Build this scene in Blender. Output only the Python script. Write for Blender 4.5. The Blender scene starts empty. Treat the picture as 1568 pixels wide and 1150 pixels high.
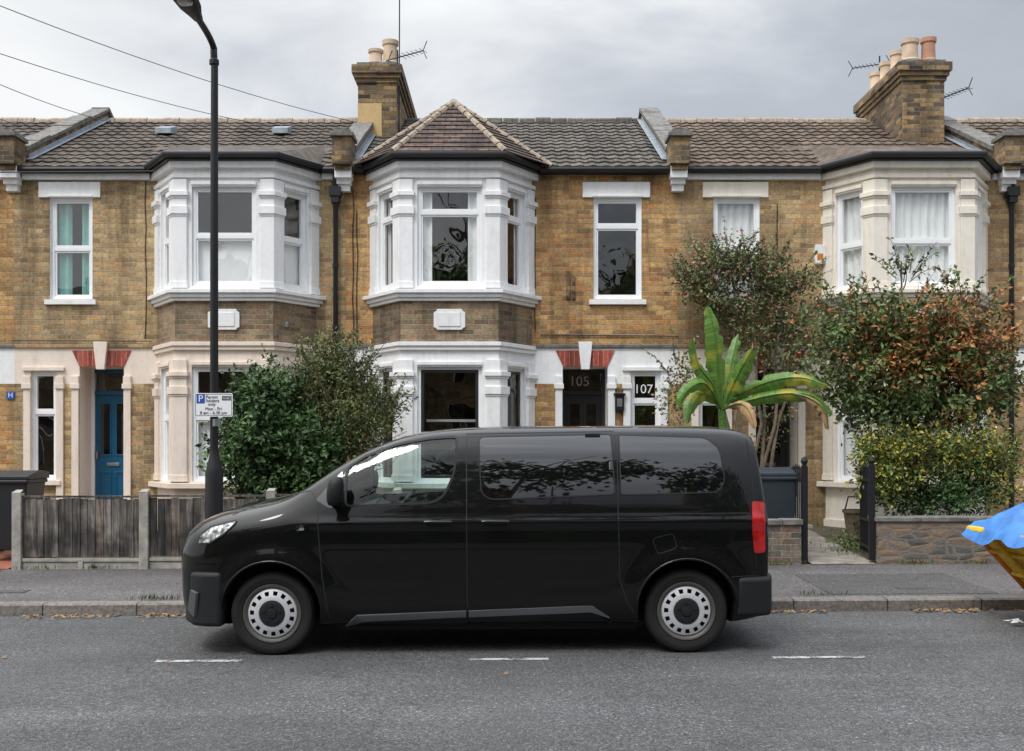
import bpy, bmesh, math, random
from mathutils import Vector, Matrix, noise
from mathutils.bvhtree import BVHTree
R=random.Random(11)
F=1660.0; H=1.65; CX=784.0; CY=681.0; K=0.006
def WX(px,d): return (px-CX)*d/F
def WZ(py,d): return H+(CY-py)*d/F
def WP(px,py,d): return Vector((WX(px,d),d,WZ(py,d)))
scene=bpy.context.scene
COL=scene.collection
# ------------------------------------------------------------------ materials
def newmat(name):
    m=bpy.data.materials.new(name); m.use_nodes=True
    nt=m.node_tree; b=nt.nodes['Principled BSDF']
    return m,nt,b
def N(nt,typ,**kw):
    n=nt.nodes.new(typ)
    for k,v in kw.items(): setattr(n,k,v)
    return n
def L(nt,a,b): nt.links.new(a,b)
def mapuv(nt,scale=(1,1,1),coord='UV'):
    tc=N(nt,'ShaderNodeTexCoord'); mp=N(nt,'ShaderNodeMapping')
    mp.inputs['Scale'].default_value=scale
    L(nt,tc.outputs[coord],mp.inputs['Vector']); return mp.outputs['Vector']
def noi(nt,vec,scale,detail=3,rough=.55):
    n=N(nt,'ShaderNodeTexNoise'); n.inputs['Scale'].default_value=scale
    n.inputs['Detail'].default_value=detail; n.inputs['Roughness'].default_value=rough
    if vec is not None: L(nt,vec,n.inputs['Vector'])
    return n.outputs['Fac']
def ramp(nt,fac,stops,interp='LINEAR'):
    r=N(nt,'ShaderNodeValToRGB'); r.color_ramp.interpolation=interp
    e=r.color_ramp.elements
    while len(e)<len(stops): e.new(.5)
    for i,(p,c) in enumerate(stops):
        e[i].position=p; e[i].color=(c[0],c[1],c[2],1) if hasattr(c,'__len__') else (c,c,c,1)
    L(nt,fac,r.inputs['Fac']); return r.outputs['Color']
def mixc(nt,a,b,fac=1.0,mode='MULTIPLY'):
    m=N(nt,'ShaderNodeMix',data_type='RGBA',blend_type=mode)
    for sock,val in ((m.inputs[0],fac),(m.inputs[6],a),(m.inputs[7],b)):
        if hasattr(val,'links') or hasattr(val,'is_linked'): L(nt,val,sock)
        elif hasattr(val,'__len__'): sock.default_value=(val[0],val[1],val[2],1)
        else: sock.default_value=val
    return m.outputs[2]
def bump(nt,b,h,strength=.4,dist=.01):
    n=N(nt,'ShaderNodeBump'); n.inputs['Strength'].default_value=strength; n.inputs['Distance'].default_value=dist
    L(nt,h,n.inputs['Height']); L(nt,n.outputs['Normal'],b.inputs['Normal'])
def plain(name,c,rough=.6,metal=0,var=.12,vs=6,coat=0,spec=.5):
    m,nt,b=newmat(name)
    v=mapuv(nt,coord='Object')
    n=noi(nt,v,vs,4,.6)
    cr=ramp(nt,n,[(.3,tuple(x*(1-var) for x in c)),(.7,tuple(min(1,x*(1+var)) for x in c))])
    L(nt,cr,b.inputs['Base Color']); b.inputs['Roughness'].default_value=rough
    b.inputs['Metallic'].default_value=metal; b.inputs['Coat Weight'].default_value=coat
    b.inputs['Specular IOR Level'].default_value=spec
    return m
def paint(name,c,dirt=.25):
    m,nt,b=newmat(name)
    v=mapuv(nt,(1.6,.28,1)); v2=mapuv(nt,coord='Object')
    n=noi(nt,v,3.5,4,.65); n2=noi(nt,v2,14,3,.6)
    c1=ramp(nt,n,[(.30,tuple(x*(1-dirt*y) for x,y in zip(c,(1,1.05,1.2)))),(.52,c)])
    c2=ramp(nt,n2,[(.3,.93),(.6,1.0)])
    L(nt,mixc(nt,c1,c2),b.inputs['Base Color']); b.inputs['Roughness'].default_value=.55
    bump(nt,b,n2,.15,.004); return m
def brick(name,c1,c2,c3,mortar,soot=.5,w=.225,h=.075):
    m,nt,b=newmat(name)
    v=mapuv(nt)
    wob=N(nt,'ShaderNodeTexNoise'); wob.inputs['Scale'].default_value=7; wob.inputs['Detail'].default_value=1; L(nt,v,wob.inputs['Vector'])
    vm=N(nt,'ShaderNodeVectorMath',operation='MULTIPLY_ADD'); L(nt,wob.outputs['Color'],vm.inputs[0]); vm.inputs[1].default_value=(.012,.012,0); L(nt,v,vm.inputs[2])
    def bt(off,ca,cb,cm,loc=(0,0,0)):
        t=N(nt,'ShaderNodeTexBrick'); t.offset=.5; t.inputs['Scale'].default_value=1
        t.inputs['Brick Width'].default_value=w; t.inputs['Row Height'].default_value=h
        t.inputs['Mortar Size'].default_value=.0075; t.inputs['Mortar Smooth'].default_value=.3; t.inputs['Bias'].default_value=off
        t.inputs['Color1'].default_value=(*ca,1); t.inputs['Color2'].default_value=(*cb,1); t.inputs['Mortar'].default_value=(*cm,1)
        mp=N(nt,'ShaderNodeMapping'); mp.inputs['Location'].default_value=loc; L(nt,vm.outputs[0],mp.inputs['Vector'])
        L(nt,mp.outputs[0],t.inputs['Vector']); return t
    t=bt(0,c1,c2,mortar)
    t2=bt(-.25,(0,0,0),(1,1,1),(0,0,0),(w*14,h*22,0))
    t3=bt(-.45,(1.10,1.10,1.08),(.30,.28,.28),(1,1,1),(w*40,h*8,0))
    inv=N(nt,'ShaderNodeMath',operation='SUBTRACT'); inv.inputs[0].default_value=1; L(nt,t.outputs['Fac'],inv.inputs[1])
    f3=ramp(nt,t2.outputs['Color'],[(.45,0),(.8,.9)])
    col=mixc(nt,t.outputs['Color'],c3,f3,'MIX')
    col=mixc(nt,col,t3.outputs['Color'])
    n2=noi(nt,v,.75,4,.65); n3=noi(nt,v,24,3,.7)
    s1=ramp(nt,n2,[(.34,(1-soot*.85,1-soot*.87,1-soot*.80)),(.54,(1,1,1)),(.7,(1.14,1.14,1.16))])
    s2=ramp(nt,n3,[(.28,.58),(.65,1.18)])
    mv=N(nt,'ShaderNodeMapping'); mv.inputs['Scale'].default_value=(2.2,.22,1); L(nt,v,mv.inputs['Vector'])
    n4=noi(nt,mv.outputs['Vector'],1.0,4,.7); s3=ramp(nt,n4,[(.36,.55),(.52,1.05)])
    col=mixc(nt,mixc(nt,mixc(nt,col,s1),s2),s3)
    L(nt,col,b.inputs['Base Color']); b.inputs['Roughness'].default_value=.9
    add=N(nt,'ShaderNodeMath',operation='MULTIPLY_ADD'); L(nt,n3,add.inputs[0]); add.inputs[1].default_value=.5; L(nt,inv.outputs[0],add.inputs[2])
    bump(nt,b,add.outputs[0],.7,.010); return m
def tilemat(name,c1,c2,w=.2,h=.3,mort=.012,bs=.3):
    m,nt,b=newmat(name); v=mapuv(nt)
    t=N(nt,'ShaderNodeTexBrick'); t.offset=.5; t.inputs['Scale'].default_value=1
    t.inputs['Brick Width'].default_value=w; t.inputs['Row Height'].default_value=h; t.inputs['Mortar Size'].default_value=mort
    t.inputs['Mortar Smooth'].default_value=.5
    t.inputs['Color1'].default_value=(*c1,1); t.inputs['Color2'].default_value=(*c2,1); t.inputs['Mortar'].default_value=tuple(x*.35 for x in c1)+(1,)
    L(nt,v,t.inputs['Vector'])
    n=noi(nt,v,1.6,4,.7); n2=noi(nt,v,22,3,.7)
    col=mixc(nt,t.outputs['Color'],ramp(nt,n,[(.3,.5),(.65,1.25)]))
    col=mixc(nt,col,ramp(nt,n2,[(.3,.6),(.7,1.25)]))
    lich=noi(nt,v,7,4,.75); col=mixc(nt,col,(.28,.26,.21),ramp(nt,lich,[(.58,0),(.72,.55)]),'MIX')
    L(nt,col,b.inputs['Base Color']); b.inputs['Roughness'].default_value=.85; b.inputs['Specular IOR Level'].default_value=.3
    bump(nt,b,t.outputs['Fac'],-bs,.01); return m
M={}
M['brickA']=brick('stock_brick_a',(.58,.41,.20),(.38,.26,.125),(.56,.31,.12),(.42,.36,.28),.42)
M['brickB']=brick('stock_brick_b',(.64,.385,.145),(.42,.235,.09),(.58,.23,.06),(.42,.34,.24),.46)
M['brickC']=brick('stock_brick_c',(.56,.38,.18),(.37,.25,.12),(.50,.25,.09),(.40,.34,.26),.48)
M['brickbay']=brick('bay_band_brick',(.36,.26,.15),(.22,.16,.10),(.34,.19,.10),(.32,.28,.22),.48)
M['brickdark']=brick('sooty_chimney_brick',(.42,.27,.115),(.13,.10,.07),(.035,.03,.025),(.20,.17,.13),.6)
M['redbrick']=brick('red_gauged_brick',(.46,.09,.06),(.36,.07,.05),(.40,.12,.08),(.45,.25,.2),.1,.075,.4)
M['gwall']=brick('garden_wall_brick',(.26,.20,.15),(.15,.13,.11),(.30,.16,.10),(.30,.27,.23),.5)
M['white']=paint('white_masonry_paint',(.90,.90,.90),.12)
M['cream']=paint('cream_masonry_paint',(.86,.80,.70),.14)
M['peach']=paint('peach_masonry_paint',(.86,.745,.64),.14)
M['sand']=paint('sand_render',(.58,.40,.18),.2)
M['upvc']=plain('white_upvc_frame',(.90,.91,.92),.3,var=.03)
M['darkframe']=plain('dark_frame',(.03,.03,.032),.35)
M['gutter']=plain('black_gutter',(.016,.016,.018),.45,spec=.4)
M['tileA']=tilemat('brown_concrete_tile',(.145,.117,.095),(.088,.072,.060))
M['tileB']=tilemat('grey_concrete_tile',(.15,.135,.115),(.098,.088,.076))
M['tileC']=tilemat('brown_tile',(.175,.128,.094),(.11,.085,.066))
M['tilehip']=tilemat('small_plain_tile',(.165,.115,.09),(.075,.058,.055),.17,.13,.014,.9)
M['coping']=plain('weathered_coping',(.165,.158,.145),.9,var=.45,vs=9)
M['ridge']=plain('mortared_ridge_tile',(.32,.26,.20),.9,var=.4,vs=12)
M['lead']=plain('lead_flashing',(.28,.32,.36),.6,var=.3,vs=8)
M['pot']=plain('buff_chimney_pot',(.60,.46,.33),.8,var=.25,vs=5)
M['potred']=plain('red_terracotta_pot',(.50,.27,.18),.8,var=.25,vs=5)
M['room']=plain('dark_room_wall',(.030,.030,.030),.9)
M['curtain']=plain('net_curtain',(.93,.94,.93),.9,var=.04)
M['teal']=plain('teal_curtain',(.24,.52,.47),.9,var=.15)
M['blind']=plain('white_blind',(.93,.94,.94),.8,var=.03)
M['blackdoor']=plain('black_door_paint',(.02,.02,.022),.3)
M['bluedoor']=plain('blue_door_paint',(.010,.10,.20),.3,var=.1)
M['metal']=plain('galvanised_metal',(.35,.36,.37),.4,metal=.9)
M['blackmetal']=plain('black_painted_metal',(.012,.012,.014),.45,spec=.4)
M['iron']=plain('cast_iron_cover',(.075,.07,.065),.7,var=.3,vs=30)
M['silver']=plain('silver_wheel_paint',(.62,.63,.65),.38,metal=.3,var=.07)
M['rimdark']=plain('steel_rim',(.11,.105,.10),.5,metal=.4,var=.2)
M['plastic']=plain('black_bumper_plastic',(.014,.015,.016),.55,var=.08,spec=.3)
M['greyplastic']=plain('grey_cladding_plastic',(.075,.08,.085),.5,var=.06)
M['concrete']=plain('fence_concrete',(.34,.32,.285),.9,var=.35,vs=7)
M['binblack']=plain('bin_black_plastic',(.018,.019,.022),.5)
M['bingrey']=plain('bin_grey_plastic',(.032,.042,.052),.5)
M['redlens']=plain('tail_lamp_lens',(.40,.008,.008),.1,var=.45,vs=14,coat=1)
M['signwhite']=plain('sign_white',(.82,.83,.84),.4,var=.03)
M['signblue']=plain('sign_blue',(.015,.10,.42),.4,var=.03)
M['signblack']=plain('sign_black',(.02,.02,.02),.5,var=.03)
M['bark']=plain('bark',(.15,.115,.08),.9,var=.4,vs=14)
M['soil']=plain('garden_soil',(.09,.075,.05),.95,var=.4,vs=5)
M['tyre']=plain('tyre_rubber',(.015,.015,.015),.8,var=.25,spec=.3)
M['seat']=plain('seat_fabric',(.035,.037,.04),.85)
M['chrome']=plain('bright_trim',(.7,.71,.72),.15,metal=1,var=.02)
M['tarp']=plain('blue_tarpaulin',(.06,.22,.58),.5,var=.35,vs=5)
M['yellow']=plain('yellow_skip_paint',(.72,.44,.02),.5,var=.3,vs=7)
M['orange']=plain('orange_skip_paint',(.66,.20,.02),.5,var=.3,vs=7)
M['terracotta_path']=plain('red_path_tile',(.30,.10,.06),.8,var=.3)
M['pathconc']=plain('path_paving',(.26,.235,.20),.9,var=.4,vs=5)
def glass(name,tint,f0=.12,wob=.0,mx_=1.0):
    m,nt,b=newmat(name); nt.nodes.remove(b)
    out=nt.nodes['Material Output']
    t=N(nt,'ShaderNodeBsdfTransparent'); t.inputs['Color'].default_value=(*tint,1)
    g=N(nt,'ShaderNodeBsdfGlossy'); g.inputs['Roughness'].default_value=.01
    ge=N(nt,'ShaderNodeNewGeometry'); dt=N(nt,'ShaderNodeVectorMath',operation='DOT_PRODUCT'); L(nt,ge.outputs['Incoming'],dt.inputs[0]); L(nt,ge.outputs['Normal'],dt.inputs[1])
    ab=N(nt,'ShaderNodeMath',operation='ABSOLUTE'); L(nt,dt.outputs['Value'],ab.inputs[0])
    om=N(nt,'ShaderNodeMath',operation='SUBTRACT'); om.inputs[0].default_value=1; L(nt,ab.outputs[0],om.inputs[1])
    pw=N(nt,'ShaderNodeMath',operation='POWER'); L(nt,om.outputs[0],pw.inputs[0]); pw.inputs[1].default_value=5
    ad=N(nt,'ShaderNodeMath',operation='MULTIPLY_ADD',use_clamp=True); L(nt,pw.outputs[0],ad.inputs[0]); ad.inputs[1].default_value=(1-f0)*mx_; ad.inputs[2].default_value=f0
    mx=N(nt,'ShaderNodeMixShader'); L(nt,ad.outputs[0],mx.inputs[0]); L(nt,t.outputs[0],mx.inputs[1]); L(nt,g.outputs[0],mx.inputs[2])
    if wob:
        v=mapuv(nt,coord='Object'); n=noi(nt,v,1.8,1,.5)
        bp=N(nt,'ShaderNodeBump'); bp.inputs['Strength'].default_value=wob; bp.inputs['Distance'].default_value=.02
        L(nt,n,bp.inputs['Height']); L(nt,bp.outputs[0],g.inputs['Normal'])
    L(nt,mx.outputs[0],out.inputs['Surface']); return m
M['glass']=glass('window_glass',(.97,.98,.975),.15,.45)
M['vanglass']=glass('car_glass',(.80,.90,.86),.05,0,.8)
m,nt,b=newmat('black_car_paint'); b.inputs['Base Color'].default_value=(.0028,.0028,.0032,1); b.inputs['Roughness'].default_value=.4
b.inputs['Specular IOR Level'].default_value=.08
b.inputs['Coat Weight'].default_value=1; b.inputs['Coat Roughness'].default_value=.035; b.inputs['Coat IOR'].default_value=1.42
v=mapuv(nt,coord='Object'); n=noi(nt,v,1.1,2,.5); bp=N(nt,'ShaderNodeBump'); bp.inputs['Strength'].default_value=.25; bp.inputs['Distance'].default_value=.01; L(nt,n,bp.inputs['Height']); L(nt,bp.outputs[0],b.inputs['Coat Normal']); M['paint']=m
m,nt,b=newmat('privacy_glass'); b.inputs['Base Color'].default_value=(.003,.003,.004,1); b.inputs['Roughness'].default_value=.02; b.inputs['IOR'].default_value=1.85; M['privacy']=m
m,nt,b=newmat('headlamp_lens'); b.inputs['Base Color'].default_value=(.35,.37,.39,1); b.inputs['Roughness'].default_value=.12; b.inputs['Metallic'].default_value=.6
v=mapuv(nt,coord='Object'); n=noi(nt,v,18,2); L(nt,ramp(nt,n,[(.40,.03),(.5,.22),(.62,.75)]),b.inputs['Base Color']); b.inputs['Coat Weight'].default_value=1; M['headlamp']=m
def asphalt(name,base,sp):
    m,nt,b=newmat(name); v=mapuv(nt,coord='Object')
    n1=noi(nt,v,.55,4,.6); n2=noi(nt,v,95,2,.8); n3=noi(nt,v,34,2,.7)
    vo=N(nt,'ShaderNodeTexVoronoi'); vo.inputs['Scale'].default_value=70; L(nt,v,vo.inputs['Vector'])
    st=N(nt,'ShaderNodeMapping'); st.inputs['Scale'].default_value=(.12,1.4,1); L(nt,v,st.inputs['Vector']); n4=noi(nt,st.outputs[0],1.0,3,.6)
    c=ramp(nt,n2,[(.33,tuple(x*.35 for x in base)),(.5,base),(.66,tuple(x*sp for x in base))])
    c=mixc(nt,c,ramp(nt,n3,[(.3,.65),(.7,1.3)])); c=mixc(nt,c,ramp(nt,n1,[(.3,.74),(.7,1.22)])); c=mixc(nt,c,ramp(nt,n4,[(.3,.82),(.7,1.14)]))
    c=mixc(nt,c,ramp(nt,vo.outputs['Color'],[(.0,.55),(.8,1.0),(1.0,2.2)]))
    # thin cracks
    vc=N(nt,'ShaderNodeTexVoronoi',feature='DISTANCE_TO_EDGE'); vc.inputs['Scale'].default_value=.55; wn_=N(nt,'ShaderNodeTexNoise'); wn_.inputs['Scale'].default_value=2.5; L(nt,v,wn_.inputs['Vector'])
    va=N(nt,'ShaderNodeVectorMath',operation='MULTIPLY_ADD'); L(nt,wn_.outputs['Color'],va.inputs[0]); va.inputs[1].default_value=(.7,.7,0); L(nt,v,va.inputs[2]); L(nt,va.outputs[0],vc.inputs['Vector'])
    c=mixc(nt,c,ramp(nt,vc.outputs['Distance'],[(.0,.72),(.006,1.0)]))
    L(nt,c,b.inputs['Base Color']); b.inputs['Roughness'].default_value=.85
    ad=N(nt,'ShaderNodeMath',operation='ADD'); L(nt,n2,ad.inputs[0]); L(nt,n3,ad.inputs[1]); bump(nt,b,ad.outputs[0],.5,.012); return m
M['road']=asphalt('asphalt_road',(.092,.092,.093),2.3)
M['pave']=asphalt('tarmac_pavement',(.118,.110,.107),1.9)
M['patch']=asphalt('tarmac_patch',(.085,.08,.08),1.8)
m,nt,b=newmat('kerb_stone'); v=mapuv(nt,coord='Object')
t=N(nt,'ShaderNodeTexBrick'); t.offset=0; t.inputs['Scale'].default_value=1; t.inputs['Brick Width'].default_value=.92; t.inputs['Row Height'].default_value=5; t.inputs['Mortar Size'].default_value=.008
t.inputs['Color1'].default_value=(.20,.18,.16,1); t.inputs['Color2'].default_value=(.135,.12,.11,1); t.inputs['Mortar'].default_value=(.04,.036,.03,1)
L(nt,v,t.inputs['Vector']); n=noi(nt,v,26,4,.75); c=mixc(nt,t.outputs['Color'],ramp(nt,n,[(.3,.45),(.7,1.4)])); L(nt,c,b.inputs['Base Color']); b.inputs['Roughness'].default_value=.9; bump(nt,b,n,.4,.01); M['kerb']=m
m,nt,b=newmat('worn_road_paint'); v=mapuv(nt,coord='Object'); n=noi(nt,v,38,4,.8); n5=noi(nt,v,5,3,.6)
nn=N(nt,'ShaderNodeMath',operation='ADD'); L(nt,n,nn.inputs[0]); L(nt,n5,nn.inputs[1])
L(nt,ramp(nt,nn.outputs[0],[(.88,(.10,.10,.10)),(1.04,(.48,.48,.46))]),b.inputs['Base Color']); b.inputs['Roughness'].default_value=.8; M['line']=m
m,nt,b=newmat('weathered_fence_board'); v=mapuv(nt,(14,14,1.2),'Object'); n=noi(nt,v,1.6,4,.7); v2=mapuv(nt,(1.1,1,1.4),'Object'); nb=noi(nt,v2,2.0,3,.6)
g=N(nt,'ShaderNodeNewGeometry'); c=ramp(nt,n,[(.3,(.028,.026,.025)),(.5,(.115,.105,.097)),(.72,(.29,.27,.25))])
c=mixc(nt,c,ramp(nt,nb,[(.38,.38),(.6,1.2)])); c=mixc(nt,c,ramp(nt,g.outputs['Random Per Island'],[(0,(.5,.48,.46)),(.5,(.9,.88,.85)),(.85,(1.15,1.1,1.05)),(1,(1.3,1.1,.95))])); L(nt,c,b.inputs['Base Color']); b.inputs['Roughness'].default_value=.9; bump(nt,b,n,.5,.006); M['wood']=m
m,nt,b=newmat('rubble_stone'); v=mapuv(nt,(4.2,11,1))
vo=N(nt,'ShaderNodeTexVoronoi'); vo.inputs['Scale'].default_value=1.0; L(nt,v,vo.inputs['Vector'])
ve=N(nt,'ShaderNodeTexVoronoi',feature='DISTANCE_TO_EDGE'); ve.inputs['Scale'].default_value=1.0; L(nt,v,ve.inputs['Vector'])
c=ramp(nt,vo.outputs['Color'],[(0,(.07,.065,.06)),(.35,(.15,.13,.11)),(.6,(.26,.17,.10)),(.85,(.16,.15,.14)),(1,(.32,.27,.20))])
c=mixc(nt,(.20,.18,.155),c,ramp(nt,ve.outputs['Distance'],[(.02,0),(.08,1)]),'MIX'); n=noi(nt,v,6,4,.7); c=mixc(nt,c,ramp(nt,n,[(.3,.6),(.7,1.25)]))
L(nt,c,b.inputs['Base Color']); b.inputs['Roughness'].default_value=.9; bump(nt,b,ve.outputs['Distance'],.6,.04); M['rubble']=m
def leafmat(name,cols,lo=.55):
    m,nt,b=newmat(name); g=N(nt,'ShaderNodeNewGeometry')
    c=ramp(nt,g.outputs['Random Per Island'],[(i/(len(cols)-1),x) for i,x in enumerate(cols)])
    v=mapuv(nt,coord='Object'); n=noi(nt,v,2.4,2,.6); c=mixc(nt,c,ramp(nt,n,[(.35,lo),(.65,1.3)]))
    L(nt,c,b.inputs['Base Color']); b.inputs['Roughness'].default_value=.5; b.inputs['Specular IOR Level'].default_value=.4; return m
M['leafdark']=leafmat('laurel_leaf',[(.025,.062,.016),(.045,.095,.025),(.08,.15,.04),(.03,.07,.02)])
M['leafolive']=leafmat('olive_leaf',[(.07,.12,.03),(.12,.17,.05),(.18,.20,.07),(.08,.12,.035),(.20,.14,.06)])
M['leafvine']=leafmat('climber_leaf',[(.08,.13,.04),(.13,.19,.07),(.22,.26,.12),(.09,.12,.045),(.30,.14,.08),(.38,.19,.15)])
M['leaftree']=leafmat('tree_leaf',[(.06,.11,.028),(.10,.17,.045),(.07,.12,.03),(.14,.20,.06),(.20,.20,.06)])
M['leafautumn']=leafmat('autumn_leaf',[(.16,.18,.05),(.38,.16,.05),(.50,.17,.045),(.24,.17,.05),(.42,.22,.07),(.30,.10,.04)])
M['leafyellow']=leafmat('variegated_leaf',[(.05,.10,.02),(.62,.50,.06),(.07,.14,.03),(.06,.11,.02),(.50,.44,.08),(.07,.12,.025)])
M['grass']=leafmat('weed_blade',[(.05,.10,.02),(.10,.15,.04),(.16,.16,.06)])
M['litter']=leafmat('fallen_leaf',[(.20,.09,.035),(.30,.17,.07),(.14,.08,.045),(.34,.24,.11),(.10,.065,.04)])
M['rose']=leafmat('pink_blossom',[(.55,.22,.20),(.48,.14,.12),(.62,.36,.33)])
m,nt,b=newmat('banana_leaf'); n=noi(nt,mapuv(nt,(1.5,26,1)),1.5,3,.6)
n2=noi(nt,mapuv(nt,coord='Object'),2.6,2,.5)
c=ramp(nt,n,[(.3,(.07,.17,.03)),(.7,(.20,.36,.07))]); c=mixc(nt,c,(.52,.45,.06),ramp(nt,n2,[(.56,0),(.64,.75)]),'MIX')
L(nt,c,b.inputs['Base Color']); b.inputs['Roughness'].default_value=.4
tr=N(nt,'ShaderNodeBsdfTranslucent'); L(nt,c,tr.inputs['Color']); mx=N(nt,'ShaderNodeMixShader'); mx.inputs[0].default_value=.3
L(nt,b.outputs[0],mx.inputs[1]); L(nt,tr.outputs[0],mx.inputs[2]); L(nt,mx.outputs[0],nt.nodes['Material Output'].inputs['Surface']); M['banana']=m
M['bananabrown']=plain('dead_banana_leaf',(.38,.22,.11),.8,var=.4,vs=8)
# ------------------------------------------------------------------ mesh builder
def root(name,loc=(0,0,0)):
    e=bpy.data.objects.new(name,None); e.location=loc; e.empty_display_size=.2; COL.objects.link(e); return e
class MB:
    def __init__(s): s.v=[]; s.f=[]; s.m=[]; s.uv=[]; s.mats=[]
    def mi(s,mat):
        if isinstance(mat,str): mat=M[mat]
        if mat not in s.mats: s.mats.append(mat)
        return s.mats.index(mat)
    def face(s,pts,mat,uv=None):
        i=len(s.v); s.v+= [tuple(p) for p in pts]; s.f.append(tuple(range(i,i+len(pts)))); s.m.append(s.mi(mat)); s.uv.append(uv)
    def mesh(s,verts,faces,mat,uvs=None):
        i=len(s.v); s.v+=[tuple(p) for p in verts]; k=s.mi(mat)
        for j,f in enumerate(faces): s.f.append(tuple(i+a for a in f)); s.m.append(k); s.uv.append(uvs[j] if uvs else None)
    def prism(s,poly,vec,mat):
        n=len(poly); vec=Vector(vec); a=[Vector(p) for p in poly]; b_=[p+vec for p in a]
        s.mesh(a+b_,[tuple(range(n))[::-1],tuple(range(n,2*n))]+[(i,(i+1)%n,n+(i+1)%n,n+i) for i in range(n)],mat)
    def box(s,x0,x1,y0,y1,z0,z1,mat):
        s.prism([(x0,y0,z0),(x1,y0,z0),(x1,y1,z0),(x0,y1,z0)],(0,0,z1-z0),mat)
    def tube(s,pts,rad,mat,n=8,cap=True):
        pts=[Vector(p) for p in pts]
        if not hasattr(rad,'__len__'): rad=[rad]*len(pts)
        V=[]; Fc=[]; prev=None
        for i,p in enumerate(pts):
            d=(pts[min(i+1,len(pts)-1)]-pts[max(i-1,0)]); 
            if d.length<1e-9: d=Vector((0,0,1))
            d.normalize()
            if prev is None:
                a=d.cross(Vector((0,0,1)));
                if a.length<.1: a=d.cross(Vector((1,0,0)))
            else: a=prev-d*prev.dot(d)
            a.normalize(); prev=a; b_=d.cross(a)
            for k in range(n):
                t=2*math.pi*k/n; V.append(p+(a*math.cos(t)+b_*math.sin(t))*rad[i])
        for i in range(len(pts)-1):
            for k in range(n): Fc.append((i*n+k,i*n+(k+1)%n,(i+1)*n+(k+1)%n,(i+1)*n+k))
        if cap: Fc.append(tuple(range(n))[::-1]); Fc.append(tuple(range((len(pts)-1)*n,len(pts)*n)))
        s.mesh(V,Fc,mat)
    def lathe(s,prof,origin,axis,mat,n=32):
        o=Vector(origin); ax=Vector(axis).normalized(); a=ax.cross(Vector((0,0,1)))
        if a.length<.1: a=ax.cross(Vector((1,0,0)))
        a.normalize(); b_=ax.cross(a); V=[];Fc=[]
        for r,h in prof:
            for k in range(n):
                t=2*math.pi*k/n; V.append(o+ax*h+(a*math.cos(t)+b_*math.sin(t))*r)
        for i in range(len(prof)-1):
            for k in range(n): Fc.append((i*n+k,i*n+(k+1)%n,(i+1)*n+(k+1)%n,(i+1)*n+k))
        s.mesh(V,Fc,mat)
    def build(s,name,parent=None,bevel=0,smooth=False,recalc=True,angle=35):
        if not s.v: return None
        me=bpy.data.meshes.new(name); me.from_pydata(s.v,[],s.f)
        for m in s.mats: me.materials.append(m)
        me.polygons.foreach_set('material_index',s.m)
        if recalc:
            bm=bmesh.new(); bm.from_mesh(me); bmesh.ops.recalc_face_normals(bm,faces=bm.faces); bm.to_mesh(me); bm.free()
        uvl=me.uv_layers.new(name='UVMap'); Zv=Vector((0,0,1))
        for p in me.polygons:
            cu=s.uv[p.index]
            if cu is not None and not recalc:
                for li,c in zip(p.loop_indices,cu): uvl.data[li].uv=c
                continue
            n=p.normal
            if abs(n.z)>.95: t=Vector((1,0,0)); b_=Vector((0,1,0))
            else: 
                t=Zv.cross(n).normalized(); b_=n.cross(t)
            for li in p.loop_indices:
                co=me.vertices[me.loops[li].vertex_index].co; uvl.data[li].uv=(co.dot(t),co.dot(b_))
        if smooth:
            me.polygons.foreach_set('use_smooth',[True]*len(me.polygons))
            if angle<180: me.set_sharp_from_angle(angle=math.radians(angle))
        ob=bpy.data.objects.new(name,me); COL.objects.link(ob)
        if parent: ob.parent=parent
        if bevel:
            bv=ob.modifiers.new('Bevel','BEVEL'); bv.width=bevel; bv.segments=2; bv.limit_method='ANGLE'; bv.angle_limit=math.radians(40)
        return ob
def text(name,s,size,loc,mat,parent,rot=(math.pi/2,0,0),align='CENTER',ext=.001):
    c=bpy.data.curves.new(name,'FONT'); c.body=s; c.size=size; c.align_x=align; c.align_y='CENTER'; c.extrude=ext
    c.materials.append(M[mat] if isinstance(mat,str) else mat)
    o=bpy.data.objects.new(name,c); COL.objects.link(o); o.location=loc; o.rotation_euler=rot; o.parent=parent; return o
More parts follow.
